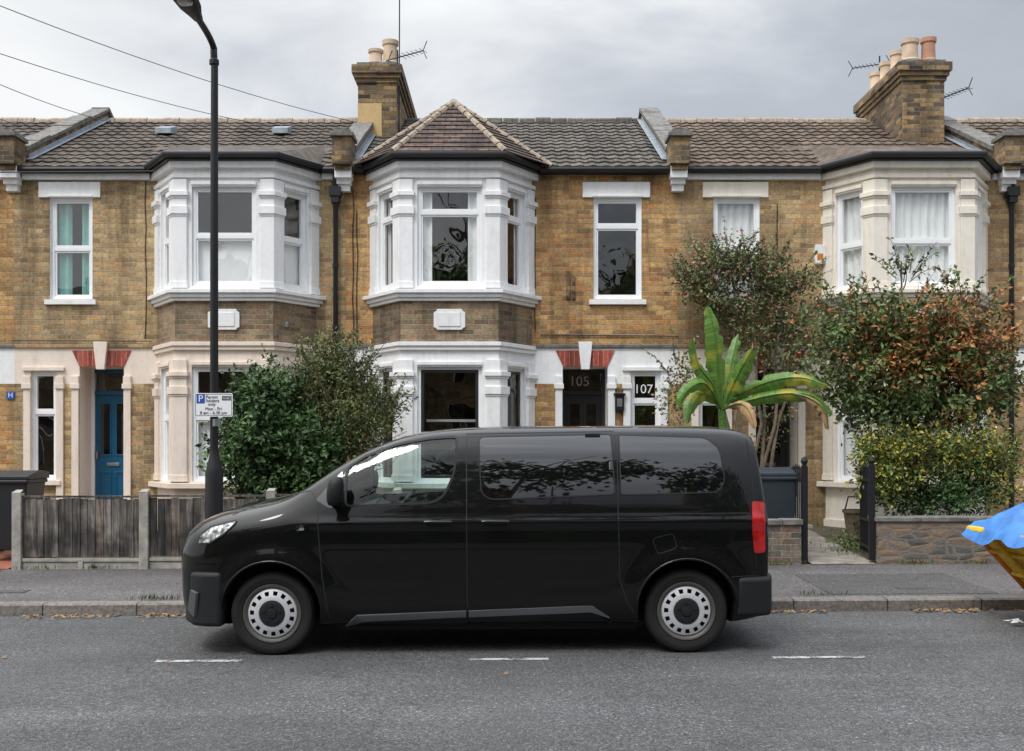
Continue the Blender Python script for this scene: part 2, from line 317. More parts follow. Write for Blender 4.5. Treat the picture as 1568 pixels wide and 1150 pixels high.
class Panel:
    def __init__(s,a,b_):
        s.a=Vector((a[0],a[1],0)); e=Vector((b_[0],b_[1],0)); s.L=(e-s.a).length; s.t=(e-s.a)/s.L; s.n=Vector((s.t.y,-s.t.x,0))
    def P(s,u,o,z): return s.a+s.t*u+s.n*o+Vector((0,0,z))
    def box(s,mb,u0,u1,o0,o1,z0,z1,mat):
        mb.prism([s.P(u0,o0,z0),s.P(u1,o0,z0),s.P(u1,o1,z0),s.P(u0,o1,z0)],(0,0,z1-z0),mat)
    def poly(s,mb,pts,o0,o1,mat):
        mb.prism([s.P(u,o0,z) for u,z in pts],s.n*(o1-o0),mat)
    def wall(s,mb,u0,u1,zs,openings,matf,revmat):
        us=sorted(set([u0,u1]+[o[0] for o in openings]+[o[1] for o in openings])); us=[u for u in us if u0<=u<=u1]
        zz=sorted(set(list(zs)+[o[2] for o in openings]+[o[3] for o in openings]))
        for i in range(len(us)-1):
            for j in range(len(zz)-1):
                uc=(us[i]+us[i+1])/2; zc=(zz[j]+zz[j+1])/2
                if any(o[0]<uc<o[1] and o[2]<zc<o[3] for o in openings): continue
                mb.face([s.P(us[i],0,zz[j]),s.P(us[i+1],0,zz[j]),s.P(us[i+1],0,zz[j+1]),s.P(us[i],0,zz[j+1])],matf(uc,zc))
        for o in openings:
            a,b_,c,d,dep=o[:5]
            rm=o[5] if len(o)>5 else revmat
            for q in (((a,c),(a,d)),((b_,c),(b_,d)),((a,c),(b_,c)),((a,d),(b_,d))):
                (p,r),(p2,r2)=q
                mb.face([s.P(p,0,r),s.P(p2,0,r2),s.P(p2,-dep,r2),s.P(p,-dep,r)],rm)
def window(pan,u0,u1,z0,z1,dep,FR,GL,CU,split=.5,curt=None,fr='upvc',fw=.05,czone=(0,1)):
    o0=-dep-.02;o1=-dep+.05
    pan.box(FR,u0,u0+fw,o0,o1,z0,z1,fr); pan.box(FR,u1-fw,u1,o0,o1,z0,z1,fr)
    pan.box(FR,u0+fw,u1-fw,o0,o1,z0,z0+fw,fr); pan.box(FR,u0+fw,u1-fw,o0,o1,z1-fw,z1,fr)
    def sash(za,zb,s_,q0,q1,f2):
        a=u0+fw; b_=u1-fw
        pan.box(FR,a,a+s_,q0,q1,za,zb,f2); pan.box(FR,b_-s_,b_,q0,q1,za,zb,f2)
        pan.box(FR,a+s_,b_-s_,q0,q1,za,za+s_,f2); pan.box(FR,a+s_,b_-s_,q0,q1,zb-s_,zb,f2)
    if split:
        zs=z0+(z1-z0)*split; pan.box(FR,u0+fw,u1-fw,o0,o1-.004,zs-.03,zs+.03,fr)
        sash(zs+.03,z1-fw,.028,-dep-.008,-dep+.042,fr); sash(z0+fw,zs-.03,.028,-dep-.008,-dep+.03,fr)
    else:
        sash(z0+fw,z1-fw,.045,-dep-.008,-dep+.035,'darkframe')
        if u1-u0>.7: pan.box(FR,u0+fw+.045,u1-fw-.045,-dep-.45,-dep-.40,z0+.9,z0+.94,'signwhite')
    GL.face([pan.P(u0+fw*.5,-dep+.012,z0+.02),pan.P(u1-fw*.5,-dep+.012,z0+.02),pan.P(u1-fw*.5,-dep+.012,z1-.02),pan.P(u0+fw*.5,-dep+.012,z1-.02)],'glass')
    if curt:
        za=z0+(z1-z0)*czone[0]; zb=z0+(z1-z0)*czone[1]; spans=[(u0,u1)]
        kind=curt
        if curt=='sides': kind='curtain'; w=(u1-u0)*.22; spans=[(u0,u0+w),(u1-w,u1)]
        if curt=='teal': spans=[(u0,u0+(u1-u0)*.42),(u1-(u1-u0)*.32,u1)]
        for a,b_ in spans:
            n=max(6,int((b_-a)/.022)); ph=R.random()*6; amp=.0 if kind=='blind' else .025
            V=[];Fc=[]
            for i in range(n+1):
                u=a+(b_-a)*i/n; w=amp*math.sin(i*1.15+ph)+amp*.5*math.sin(i*.43+ph)
                V.append(pan.P(u,-dep-.06+w,za)); V.append(pan.P(u,-dep-.06+w*.8,zb))
            for i in range(n): Fc.append((2*i,2*i+2,2*i+3,2*i+1))
            CU.mesh(V,Fc,kind)
def offpts(P,o):
    ns=[]
    for i in range(len(P)-1):
        t=(Vector(P[i+1])-Vector(P[i])).normalized(); ns.append(Vector((t.y,-t.x)))
    out=[]
    for i,p in enumerate(P):
        p=Vector(p)
        if i==0: n=ns[0]; 
        elif i==len(P)-1: n=ns[-1]
        else:
            n=(ns[i-1]+ns[i]).normalized(); n=n/n.dot(ns[i])
        out.append(p+n*o)
    for i,(j,nn) in ((0,(1,ns[0])),(len(P)-1,(len(P)-2,ns[-1]))):
        t=(Vector(P[i])-Vector(P[j])).normalized()
        k=(P[i][1]-out[i].y)/t.y if abs(t.y)>1e-6 else 0
        out[i]=out[i]+t*k
    return out
def ring(mb,P,oi,oo,z0,z1,mat,z0o=None,z1o=None):
    a=offpts(P,oi); b_=offpts(P,oo); z0o=z0 if z0o is None else z0o; z1o=z1 if z1o is None else z1o
    for i in range(len(P)-1):
        V=[(*a[i],z0),(*a[i+1],z0),(*b_[i+1],z0o),(*b_[i],z0o),(*a[i],z1),(*a[i+1],z1),(*b_[i+1],z1o),(*b_[i],z1o)]
        Fc=[(3,2,6,7),(0,1,2,3),(4,7,6,5)]
        if i==0: Fc.append((0,3,7,4))
        if i==len(P)-2: Fc.append((1,5,6,2))
        mb.mesh(V,Fc,mat)
def corner(mb,P,i,w,o,z0,z1,mat,oi=-.03):
    p=Vector(P[i])
    if i==0 or i==len(P)-1:
        j=1 if i==0 else i-1
        q=Vector(P[j]); t=(q-p).normalized(); n=Vector((t.y,-t.x)) if i==0 else Vector((-t.y,t.x))
        a=offpts(P,o)[i]; poly=[a,p+t*w+n*o,p+t*w+n*oi,offpts(P,oi)[i]]
    else:
        a=offpts(P,o)[i]; b_=offpts(P,oi)[i]; t1=(Vector(P[i-1])-p).normalized(); t2=(Vector(P[i+1])-p).normalized()
        n1=Vector((-t1.y,t1.x)); n2=Vector((t2.y,-t2.x))
        poly=[p+t1*w+n1*o,a,p+t2*w+n2*o,p+t2*w+n2*oi,b_,p+t1*w+n1*oi]
    mb.prism([(q.x,q.y,z0) for q in poly],(0,0,z1-z0),mat)
YF=16.9; YB=16.15
RS=.485; RE=(16.70,5.92); RIDGE=20.42
def roofz(y): return RE[1]+(y-RE[0])*RS
def tileroof(mb,x0,x1,mat):
    c=.30; sl=math.hypot(1,RS); Ltot=(RIDGE-RE[0])*sl; nrow=int(Ltot/c)+1; du=.04
    nx=int((x1-x0)/du); nrm=Vector((0,-RS/sl,1/sl)); up=Vector((0,1/sl,RS/sl)); o=Vector((0,RE[0],RE[1]))
    for r in range(nrow):
        v0=r*c; v1=min(Ltot,(r+1)*c+.03); V=[];Fc=[];UV=[]
        jit=[R.uniform(-.004,.004) for _ in range(nx//5+3)]
        for i in range(nx+1):
            x=x0+(x1-x0)*i/nx; h=.018*(.5+.5*math.sin(2*math.pi*x/.2))**1.5+.008*noise.noise(Vector((x*.9,r*.3,1)))
            j=jit[i//5]
            pb=o+up*(v0+j)+nrm*(h+.026+j)+Vector((x,0,0)); pt=o+up*v1+nrm*h+Vector((x,0,0)); pl=o+up*(v0+j)+nrm*(h-.01)+Vector((x,0,0))
            V+= [pl,pb,pt]
        for i in range(nx):
            a=3*i; xa=x0+(x1-x0)*i/nx; xb=x0+(x1-x0)*(i+1)/nx
            Fc.append((a,a+3,a+4,a+1)); UV.append([(xa,v0+.01),(xb,v0+.01),(xb,v0+.02),(xa,v0+.02)])
            Fc.append((a+1,a+4,a+5,a+2)); UV.append([(xa,v0+.015),(xb,v0+.015),(xb,v0+.285),(xa,v0+.285)])
        mb.mesh(V,Fc,mat,UV)
def pot(mb,x,y,z,h,mat='pot',r=.12):
    mb.lathe([(r*1.15,0),(r*1.1,.06),(r*.92,.09),(r*.86,h*.8),(r*1.02,h*.84),(r*1.05,h),(r*.85,h),(r*.8,h-.1),(0,h-.12)],(x,y,z),(0,0,1),mat,20)
def chimney(par,x0,x1,y0,y1,zt,pots,patch=False):
    mb=MB(); bm_='brickdark'
    mb.box(x0,x1,y0,y1,6.2,zt-.36,'brickdark')
    for a,b_,e in ((zt-.36,zt-.285,.03),(zt-.285,zt-.21,.065),(zt-.21,zt-.06,.10)): mb.box(x0-e,x1+e,y0-e,y1+e,a,b_,bm_)
    mb.box(x0-.02,x1+.02,y0-.02,y1+.02,zt-.06,zt,'coping')
    if patch: mb.box(x0-.004,x0+.42,y0-.012,y0+.1,zt-1.35,zt-.72,'sand')
    mb.build('chimney_stack',par,bevel=.006)
    mp=MB()
    for x,y,h,mt,r in pots: pot(mp,x,y,zt,h,mt,r); mp.lathe([(r*1.6,-.01),(r*1.3,.05),(r*.9,.07)],(x,y,zt),(0,0,1),'coping',14)
    mp.build('chimney_pots',par,smooth=True)
def baypoints(bx,hw=1.24,hf=.73): return [(bx-hw,YF),(bx-hf,YB),(bx+hf,YB),(bx+hw,YF)]
def house(name,x0,x1,bx,uw,door,gw,brk,pup,plow,band,tile,roof,doormat,upsplit,upcurt,baysplit,baycurt,strip=None,lowframe='upvc',lowsplit=.55):
    r=root(name); WL=MB(); TR=MB(); FR=MB(); GL=MB(); CU=MB()
    P=baypoints(bx)
    main=Panel((0,YF),(1,YF)); 
    ops=[(uw[0],uw[1],3.92,5.50,.10),(door[0],door[1],.42,2.86,.55,plow),(gw[0],gw[1],1.10,2.80,.09,plow),(P[0][0],P[3][0],.2,5.86,0.0)]
    def mf(u,z):
        if 2.60<z<3.16: return band
        return brk
    main.wall(WL,x0,x1,[.2,2.60,3.16,3.22,5.86],ops,mf,'white')
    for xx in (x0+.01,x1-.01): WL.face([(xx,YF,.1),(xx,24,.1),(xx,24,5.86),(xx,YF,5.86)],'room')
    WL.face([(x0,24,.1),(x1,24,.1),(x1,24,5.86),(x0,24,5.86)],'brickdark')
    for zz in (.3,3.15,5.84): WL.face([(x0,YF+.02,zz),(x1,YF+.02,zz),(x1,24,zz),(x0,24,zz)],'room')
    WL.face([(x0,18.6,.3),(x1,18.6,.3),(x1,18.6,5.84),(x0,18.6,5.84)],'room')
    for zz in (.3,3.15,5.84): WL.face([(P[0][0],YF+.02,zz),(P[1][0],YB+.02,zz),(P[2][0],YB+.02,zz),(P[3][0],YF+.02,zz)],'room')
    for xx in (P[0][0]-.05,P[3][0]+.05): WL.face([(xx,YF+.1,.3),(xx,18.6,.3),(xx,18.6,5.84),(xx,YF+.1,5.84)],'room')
    for a,b_ in ((x0,P[0][0]-.06),(P[3][0]+.06,x1)):
        main.box(TR,a,b_,0,.035,3.16,3.21,brk if band!='white' else 'coping')
    pans=[Panel(P[i],P[i+1]) for i in range(3)]
    for i,pn in enumerate(pans):
        mgn=.25 if i==1 else .20
        u0,u1=mgn,pn.L-mgn
        o=[(u0,u1,4.02,5.50,.09),(u0,u1,1.10,2.82,.09)]
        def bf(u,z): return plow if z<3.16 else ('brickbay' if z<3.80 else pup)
        pn.wall(WL,0,pn.L,[.2,3.16,3.80,5.86],o,bf,'white')
        sp=baysplit; 
        window(pn,u0,u1,4.02,5.50,.09,FR,GL,CU,sp[i],baycurt[i] if baycurt else None,czone=(0,1) if baycurt[i]!='blind' else (0,.47))
        window(pn,u0,u1,1.10,2.82,.09,FR,GL,CU,lowsplit,'blind' if plow!='white' else None,fr=lowframe,czone=(0,.62))
    for (zs,zt,col) in ((3.98,5.60,pup),(1.10,2.92,plow)):
        for i in range(4):
            w=.185 if i in(1,2) else .15
            corner(TR,P,i,w,.04,zs,zt,col)
            corner(TR,P,i,w+.025,.08,zt-.25,zt-.18,col)
            corner(TR,P,i,w+.012,.058,zt-.28,zt-.25,col)
            corner(TR,P,i,w+.02,.068,zt-.52,zt-.40,col); corner(TR,P,i,w+.01,.052,zt-.55,zt-.52,col)
            corner(TR,P,i,w+.012,.052,zs,zs+.10,col)
        for i,pn in enumerate(pans):
            mgn=.25 if i==1 else .21; pn.box(TR,mgn-.005,pn.L-mgn+.005,.0,.045,zt-.085,zt-.03,col)
            pn.box(TR,mgn+.01,pn.L-mgn-.01,.0,.026,zt-.11,zt-.085,col)
    ring(TR,P,-.02,.13,3.90,3.98,pup,z1o=3.955); ring(TR,P,-.02,.085,3.84,3.90,pup); ring(TR,P,-.02,.05,3.79,3.84,pup)
    ring(TR,P,-.02,.05,5.62,5.68,pup); ring(TR,P,-.02,.09,5.76,5.86,pup)
    ring(TR,P,-.02,.07,3.12,3.18,plow); ring(TR,P,-.02,.045,3.06,3.12,plow)
    ring(TR,P,-.02,.12,1.0,1.08,plow); ring(TR,P,-.02,.03,.2,.5,plow)
    fp=pans[1]; c=fp.L/2; a,b_=c-.235,c+.235
    fp.poly(TR,[(a+.05,3.36),(b_-.05,3.36),(b_-.04,3.38),(b_,3.40),(b_,3.62),(b_-.04,3.64),(b_-.05,3.67),(a+.05,3.67),(a+.04,3.64),(a,3.62),(a,3.40),(a+.04,3.38)],0,.03,'white')
    fp.poly(TR,[(a+.07,3.41),(b_-.07,3.41),(b_-.07,3.62),(a+.07,3.62)],.03,.042,'white')
    window(main,uw[0],uw[1],3.92,5.50,.10,FR,GL,CU,upsplit,upcurt)
    main.box(TR,uw[0]-.07,uw[1]+.07,0,.06,3.83,3.905,'white'); main.box(TR,uw[0]-.17,uw[1]+.13,.001,.035,5.50,5.74,pup); main.box(TR,uw[0]-.02,uw[1]+.02,.001,.05,5.505,5.54,pup)
    window(main,gw[0],gw[1],1.10,2.80,.09,FR,GL,CU,.62 if doormat!='blackdoor' else .72,None,fr='upvc')
    main.box(TR,gw[0]-.07,gw[1]+.07,0,.07,1.02,1.095,plow)
    for u in (gw[0]-.05,gw[1]+.05,door[0]-.06,door[1]+.06):
        main.box(TR,u-.055,u+.055,.0,.04,.42,2.52,plow); main.box(TR,u-.075,u+.075,.0,.065,2.52,2.60,plow); main.box(TR,u-.06,u+.06,.0,.05,2.60,2.72,plow)
    main.box(TR,gw[0]-.12,gw[1]+.12,.002,.05,2.80,2.86,band)
    dc=(door[0]+door[1])/2
    for sg in (-1,1):
        main.poly(TR,[(dc+sg*.06,2.862),(dc+sg*.34,2.862),(dc+sg*.46,3.12),(dc+sg*.10,3.12)],.003,.02,'redbrick')
    main.poly(TR,[(dc-.065,2.82),(dc+.065,2.82),(dc+.11,3.25),(dc-.11,3.25)],.004,.075,plow)
    DO=MB(); dz0=.47; dt=2.45; o=-.5
    main.box(FR,door[0],door[0]+.05,o-.05,o+.03,dz0,2.86,'upvc' if doormat!='blackdoor' else 'darkframe'); main.box(FR,door[1]-.05,door[1],o-.05,o+.03,dz0,2.86,'upvc' if doormat!='blackdoor' else 'darkframe')
    main.box(FR,door[0]+.05,door[1]-.05,o-.05,o+.03,dt,dt+.06,doormat); main.box(FR,door[0]+.05,door[1]-.05,o-.05,o+.03,2.80,2.86,doormat)
    GL.face([main.P(door[0]+.05,o,dt+.06),main.P(door[1]-.05,o,dt+.06),main.P(door[1]-.05,o,2.80),main.P(door[0]+.05,o,2.80)],'glass')
    a,b_=door[0]+.05,door[1]-.05; m_=(a+b_)/2
    main.box(DO,a,b_,o-.05,o,dz0,dt,doormat)
    for (p,q) in ((a+.07,m_-.03),(m_+.03,b_-.07)):
        for (e,f) in ((dz0+.15,dz0+.75),(dz0+1.0,dt-.12)):
            main.box(DO,p,q,o,o+.012,e,e+.025,doormat); main.box(DO,p,q,o,o+.012,f-.025,f,doormat)
            main.box(DO,p,p+.025,o,o+.012,e+.025,f-.025,doormat); main.box(DO,q-.025,q,o,o+.012,e+.025,f-.025,doormat)
            if e>1: main.box(DO,p+.025,q-.025,o,o+.006,e+.025,f-.025,'privacy')
    main.box(DO,m_-.1,m_+.1,o,o+.02,dz0+.84,dz0+.89,'metal')
    main.box(DO,a+.03,a+.06,o,o+.05,dz0+.95,dz0+1.07,'metal')
    DO.build('front_door',r,bevel=.004)
    TR.box(door[0]-.15,door[1]+.15,YF-.35,YF+.6,.25,.42,'concrete')
    if strip: 
        for a,b_ in ((x0+.15,P[0][0]-.1),(P[3][0]+.1,x1-.15)): main.box(TR,a,b_,0.0,.09,5.77,5.86,strip)
    GU=MB()
    for a,b_ in ((x0,P[0][0]-.12),(P[3][0]+.12,x1)):
        main.box(GU,a,b_,.0,.12,5.862,5.90,'gutter'); GU.tube([(a,YF-.17,5.90),(b_,YF-.17,5.90)],.05,'gutter',10)
    ring(GU,P,-.1,.15,5.862,5.93,'gutter')
    op=offpts(P,.19); GU.tube([(*q,5.93) for q in op],.05,'gutter',10)
    GU.build('gutter',r,smooth=True)
    RO=MB(); tileroof(RO,x0,x1,tile)
    RO.face([(x0,RIDGE,roofz(RIDGE)),(x1,RIDGE,roofz(RIDGE)),(x1,24.3,5.8),(x0,24.3,5.8)],tile,[(0,0),(5,0),(5,4),(0,4)])
    RO.build('roof_tiles',r,recalc=False)
    RD=MB(); n=int((x1-x0)/.3)
    for i in range(n):
        a=x0+(x1-x0)*i/n; b_=x0+(x1-x0)*(i+1)/n-.012; dz=R.uniform(-.008,.012)
        RD.tube([(a,RIDGE,roofz(RIDGE)-.03+dz),(b_,RIDGE,roofz(RIDGE)-.03+dz)],.10+R.uniform(0,.006),'ridge' if roof=='flat' and tile!='tileB' else tile,10)
    E=[(*q,5.96) for q in offpts(P,.2)]
    if roof=='flat':
        RB=MB(); yb=18.1; zb=roofz(yb)+.05
        A0=(P[0][0]+.1,yb,zb); A1=(P[3][0]-.1,yb,zb)
        RB.face([E[1],E[2],A1,A0],tile); RB.face([E[0],E[1],A0],tile); RB.face([E[2],E[3],A1],tile)
        RB.face([E[0],A0,(P[0][0]-.9,yb-.2,roofz(yb-.2)+.02)],tile);RB.face([E[3],A1,(P[3][0]+.9,yb-.2,roofz(yb-.2)+.02)],tile)
        RB.build('bay_roof',r)
    else:
        RB=MB(); ap=Vector((bx,17.25,7.10)); bk=Vector((bx,19.2,7.10)); E=[Vector(e) for e in E]
        E[0]=Vector((P[0][0]-.30,16.72,5.94)); E[3]=Vector((P[3][0]+.30,16.72,5.94))
        def coursed(e0,e1,top,ncourse=12):
            nn=(e1-e0).cross(top-e0).normalized()
            if nn.z<0: nn=-nn
            for k in range(ncourse):
                t0=k/ncourse; t1=(k+1)/ncourse
                a,b2,c2,d2=e0.lerp(top,t0),e1.lerp(top,t0),e1.lerp(top,t1),e0.lerp(top,t1)
                RB.face([a+nn*.022,b2+nn*.022,c2+nn*.004,d2+nn*.004],'tilehip'); RB.face([a+nn*.002,b2+nn*.002,b2+nn*.022,a+nn*.022],'tilehip')
        coursed(E[1],E[2],ap); coursed(E[0],E[1],ap,14); coursed(E[2],E[3],ap,14)
        RB.face([E[0],ap,bk],'tilehip'); RB.face([E[3],bk,ap],'tilehip')
        RB.build('bay_roof',r,recalc=False)
        for e in E:
            n=int((ap-e).length/.22)
            for i in range(n):
                p=e.lerp(ap,i/n); q=e.lerp(ap,(i+.94)/n); w=.05 if e in (E[1],E[2]) else .045
                RD.tube([p,q],[w+.008,w],'ridge',8)
        n=8
        for i in range(n): RD.tube([ap.lerp(bk,i/n)-Vector((0,0,.02)),ap.lerp(bk,(i+.95)/n)-Vector((0,0,.02))],.075,'ridge',8)
    RD.build('ridge_tiles',r,smooth=True)
    WL.build('walls',r,recalc=False); TR.build('mouldings_and_sills',r,bevel=.006)
    FR.build('window_frames',r,bevel=.003); GL.build('window_glass',r,recalc=False); CU.build('curtains',r,recalc=False,smooth=True,angle=180)
    return r
def parapet(par,x):
    mb=MB(); t=.12
    poly=[(x-t,16.62,5.87),(x-t,16.62,roofz(16.62)+.20),(x-t,RIDGE,roofz(RIDGE)+.20),(x-t,24,6.1),(x-t,24,5.8)]
    mb.prism(poly,(2*t,0,0),'brickdark')
    e=.17; y0=16.95
    for (ya,za,yb,zb) in ((y0,roofz(y0)+.2,RIDGE,roofz(RIDGE)+.2),(RIDGE,roofz(RIDGE)+.2,24,6.1)):
        n=8
        for i in range(n):
            a=ya+(yb-ya)*i/n; b_=ya+(yb-ya)*(i+.985)/n; c=za+(zb-za)*i/n+.002; d=za+(zb-za)*(i+.985)/n+.002; hh=.07+R.uniform(-.012,.016)
            mb.prism([(x-e,a,c),(x-e,b_,d),(x-e,b_,d+hh),(x-e,a,c+hh)],(2*e,0,0),'coping')
    for sg in (-1,1):
        xx=x+sg*(t+.004); 
        mb.prism([(xx,17.1,roofz(17.1)+.03),(xx,RIDGE,roofz(RIDGE)+.03),(xx,RIDGE,roofz(RIDGE)+.12),(xx,17.1,roofz(17.1)+.12)],(sg*.01,0,0),'lead')
        mb.prism([(xx,17.0,roofz(17.0)+.055),(xx,RIDGE,roofz(RIDGE)+.055),(xx+sg*.10,RIDGE,roofz(RIDGE)+.058),(xx+sg*.10,17.0,roofz(17.0)+.058)],(0,0,.012),'lead')
    mb.box(x-.15,x+.15,16.55,16.94,5.95,6.36,'brickdark'); mb.box(x-.18,x+.18,16.5,16.98,6.36,6.42,'coping')
    mb.prism([(x-.13,16.53,6.42),(x+.13,16.53,6.42),(x+.13,16.95,6.42),(x-.13,16.95,6.42)],(0,0,.05),'coping')
    mb.box(x-.13,x+.13,16.66,16.9,5.76,5.95,'white'); mb.box(x-.11,x+.11,16.74,16.9,5.68,5.76,'white'); mb.box(x-.09,x+.09,16.79,16.9,5.58,5.68,'white')
    mb.build('party_wall_parapet',par,bevel=.006)
PX=[-7.75,-2.6,2.57,7.68]
hA=house('terraced_house',PX[0],PX[1],-4.29,(-7.2,-6.54),(-6.74,-6.05),(-7.50,-7.09),'brickA','white','peach','peach','tileA','flat','bluedoor',.50,'teal',(.5,.5,.5),(None,'blind','blind'),strip='white')
hB=house('terraced_house',PX[1],PX[2],-.93,(1.27,2.02),(.79,1.49),(1.84,2.32),'brickB','white','white','white','tileB','hip','blackdoor',.72,None,(.72,.74,.72),('sides','sides','sides'),lowsplit=None)
hC=house('terraced_house',PX[2],PX[3],6.13,(3.14,3.86),(3.80,4.45),(2.90,3.32),'brickC','cream','cream','cream','tileC','flat','blackdoor',.5,'curtain',(.45,.45,.45),('curtain','curtain','curtain'),strip='white')
hD=house('terraced_house',PX[3],12.8,9.35,(11.5,12.2),(11.1,11.8),(12.2,12.6),'brickC','white','white','white','tileC','flat','blackdoor',.5,'curtain',(.5,.5,.5),('sides','sides','sides'),strip='white')
hE=house('terraced_house',-12.9,PX[0],-11.2,(-9.1,-8.4),(-9.6,-8.9),(-8.6,-8.2),'brickB','white','white','white','tileA','flat','blackdoor',.5,'curtain',(.5,.5,.5),('sides','sides','sides'),strip='white')
parapet(hA,PX[0]); parapet(hB,PX[1]); parapet(hC,PX[2]); parapet(hD,PX[3])
chimney(hB,-2.70,-2.02,19.0,22.0,8.35,[(-2.42,19.25,.30,'pot',.13),(-2.16,19.25,.46,'pot',.14),(-2.5,20.2,.4,'pot',.12),(-2.2,20.4,.45,'pot',.12)],patch=True)
chimney(hD,6.66,7.38,18.5,20.75,8.22,[(6.88,18.75,.42,'pot',.15),(7.2,18.75,.45,'potred',.13),(6.85,19.3,.42,'pot',.12),(6.85,19.85,.42,'pot',.12),(6.85,20.4,.42,'pot',.12)])
mb=MB()
for px,py in ((255,213),(432,213)):
    y=19.2; x=WX(px,y); z=roofz(y); mb.prism([(x-.14,y-.2,z-.02),(x-.14,y-.2,z+.08),(x-.14,y+.15,z+.2),(x-.14,y+.15,z+.05)],(.28,0,0),'lead')
mb.build('roof_vents',hA,bevel=.005)
def pipe(par,x,z0,z1,y=16.83,mat='gutter',hop=True):
    mb=MB(); mb.tube([(x,y-.05,5.88),(x,y-.06,5.78),(x,y,5.62),(x,y,z0)],.038,mat,10)
    if hop: mb.prism([(x-.09,y-.1,z1),(x+.09,y-.1,z1),(x+.09,y+.05,z1),(x-.09,y+.05,z1)],(0,0,.14),mat); mb.box(x-.06,x+.06,y-.08,y+.05,z1-.1,z1,mat)
    z=z0+.3
    while z<5.6: mb.tube([(x,y,z),(x,y,z+.06)],.047,mat,10); z+=.95
    mb.build('drainpipe',par,smooth=True)
pipe(hA,WX(515,YF),.3,5.5); pipe(hD,WX(1541,YF)+.05,.3,5.5)
mb=MB()
for x,a,b_ in ((WX(541,YF),.4,5.8),(WX(223,YF),3.3,5.8),(WX(1189,YF),3.3,5.6),(WX(547,YF),3.2,5.6),(WX(820,YF),3.4,5.6)):
    pts=[]; z=a
    while z<b_: pts.append((x+R.uniform(-.012,.012),YF-.012,z)); z+=.35
    mb.tube(pts,.007,'blackmetal',5)
mb.tube([(PX[0],YF-.05,3.27),(-5.6,YF-.05,3.26)],.008,'blackmetal',5); mb.tube([(.45,YF-.02,3.36),(2.6,YF-.02,3.34)],.008,'blackmetal',5)
mb.box(WX(867,YF),WX(873,YF),YF-.03,YF+.01,3.92,4.35,'brickdark'); mb.box(WX(876,YF),WX(880,YF),YF-.03,YF+.01,3.92,4.28,'brickdark')
mb.build('wall_cables',hB)
mb=MB(); x=WX(441,YF); mb.box(x-.13,x-.02,YB+.25,YB+.42,3.42,3.50,'blackmetal'); mb.box(x,x+.12,YB+.2,YB+.3,3.42,3.5,'metal'); mb.build('outdoor_light',hA,bevel=.01)
mb=MB(); x=WX(1254,YF)
mb.prism([(x-.07,YF,4.46),(x+.07,YF,4.46),(x+.09,YF,4.58),(x+.07,YF,4.76),(x-.07,YF,4.76),(x-.09,YF,4.58)],(0,-.07,0),'signwhite'); mb.prism([(x-.045,YF-.071,4.52),(x+.045,YF-.071,4.52),(x+.045,YF-.071,4.62),(x-.045,YF-.071,4.62)],(0,-.006,0),'orange'); mb.build('alarm_box',hC,bevel=.01)
text('house_number','107',.20,(WX(986,YF),YF+.06,WZ(596,YF)),'signwhite',hB)
text('house_number','105',.22,(WX(888,YF)+.02,YF+.47,2.66),'metal',hB)
mb=MB(); x=WX(948,YF); mb.box(x-.07,x+.07,YF-.09,YF,2.18,2.42,'blackmetal'); mb.prism([(x-.09,YF-.11,2.42),(x+.09,YF-.11,2.42),(x+.09,YF,2.42),(x-.09,YF,2.42)],(0,.0,.03),'blackmetal'); mb.box(x-.04,x+.04,YF-.096,YF-.09,2.24,2.36,'metal'); mb.build('letter_box',hB,bevel=.006)
mb=MB(); x=WX(17,YF); mb.box(x-.06,x+.06,YF-.02,YF,2.36,2.48,'signblue'); mb.build('hydrant_plate',hA); text('hydrant_letter','H',.11,(x,YF-.022,2.42),'signwhite',hA)
def aerial(par,base,h,yaw,boomL=.75,n=8):
    mb=MB(); b_=Vector(base); mb.tube([b_,b_+Vector((0,0,h))],.014,'blackmetal',6)
    d=Vector((math.cos(yaw),math.sin(yaw),.03)); c=b_+Vector((0,0,h*.86)); pr=Vector((-d.y,d.x,0)).normalized()
    mb.tube([c-d*.25,c+d*boomL],.010,'blackmetal',6)
    for i in range(n):
        q=c+d*(boomL*(i+1)/n); l=.14-.006*i; mb.tube([q-pr*l,q+pr*l],.005,'blackmetal',5); 
        if i in (0,n-1):
            for s in (-1,1): mb.tube([c-d*.2 if i==0 else q,(c-d*.2 if i==0 else q)+Vector((0,0,s*.15))+d*.08],.008,'blackmetal',5)
    mb.build('tv_aerial',par)
aerial(hB,(-2.0,18.95,7.6),.95,-.55,.55,6); aerial(hB,(-2.35,21.5,7.8),1.1,3.0,.6,6); aerial(hD,(7.42,18.8,7.0),.75,-1.1,.6,8); aerial(hD,(6.95,20.5,7.9),1.1,2.6,.5,7)
mb=MB(); mb.tube([(-2.0,19.2,7.2),(-1.99,19.2,9.9)],.012,'blackmetal',6); mb.build('aerial_mast',hB)
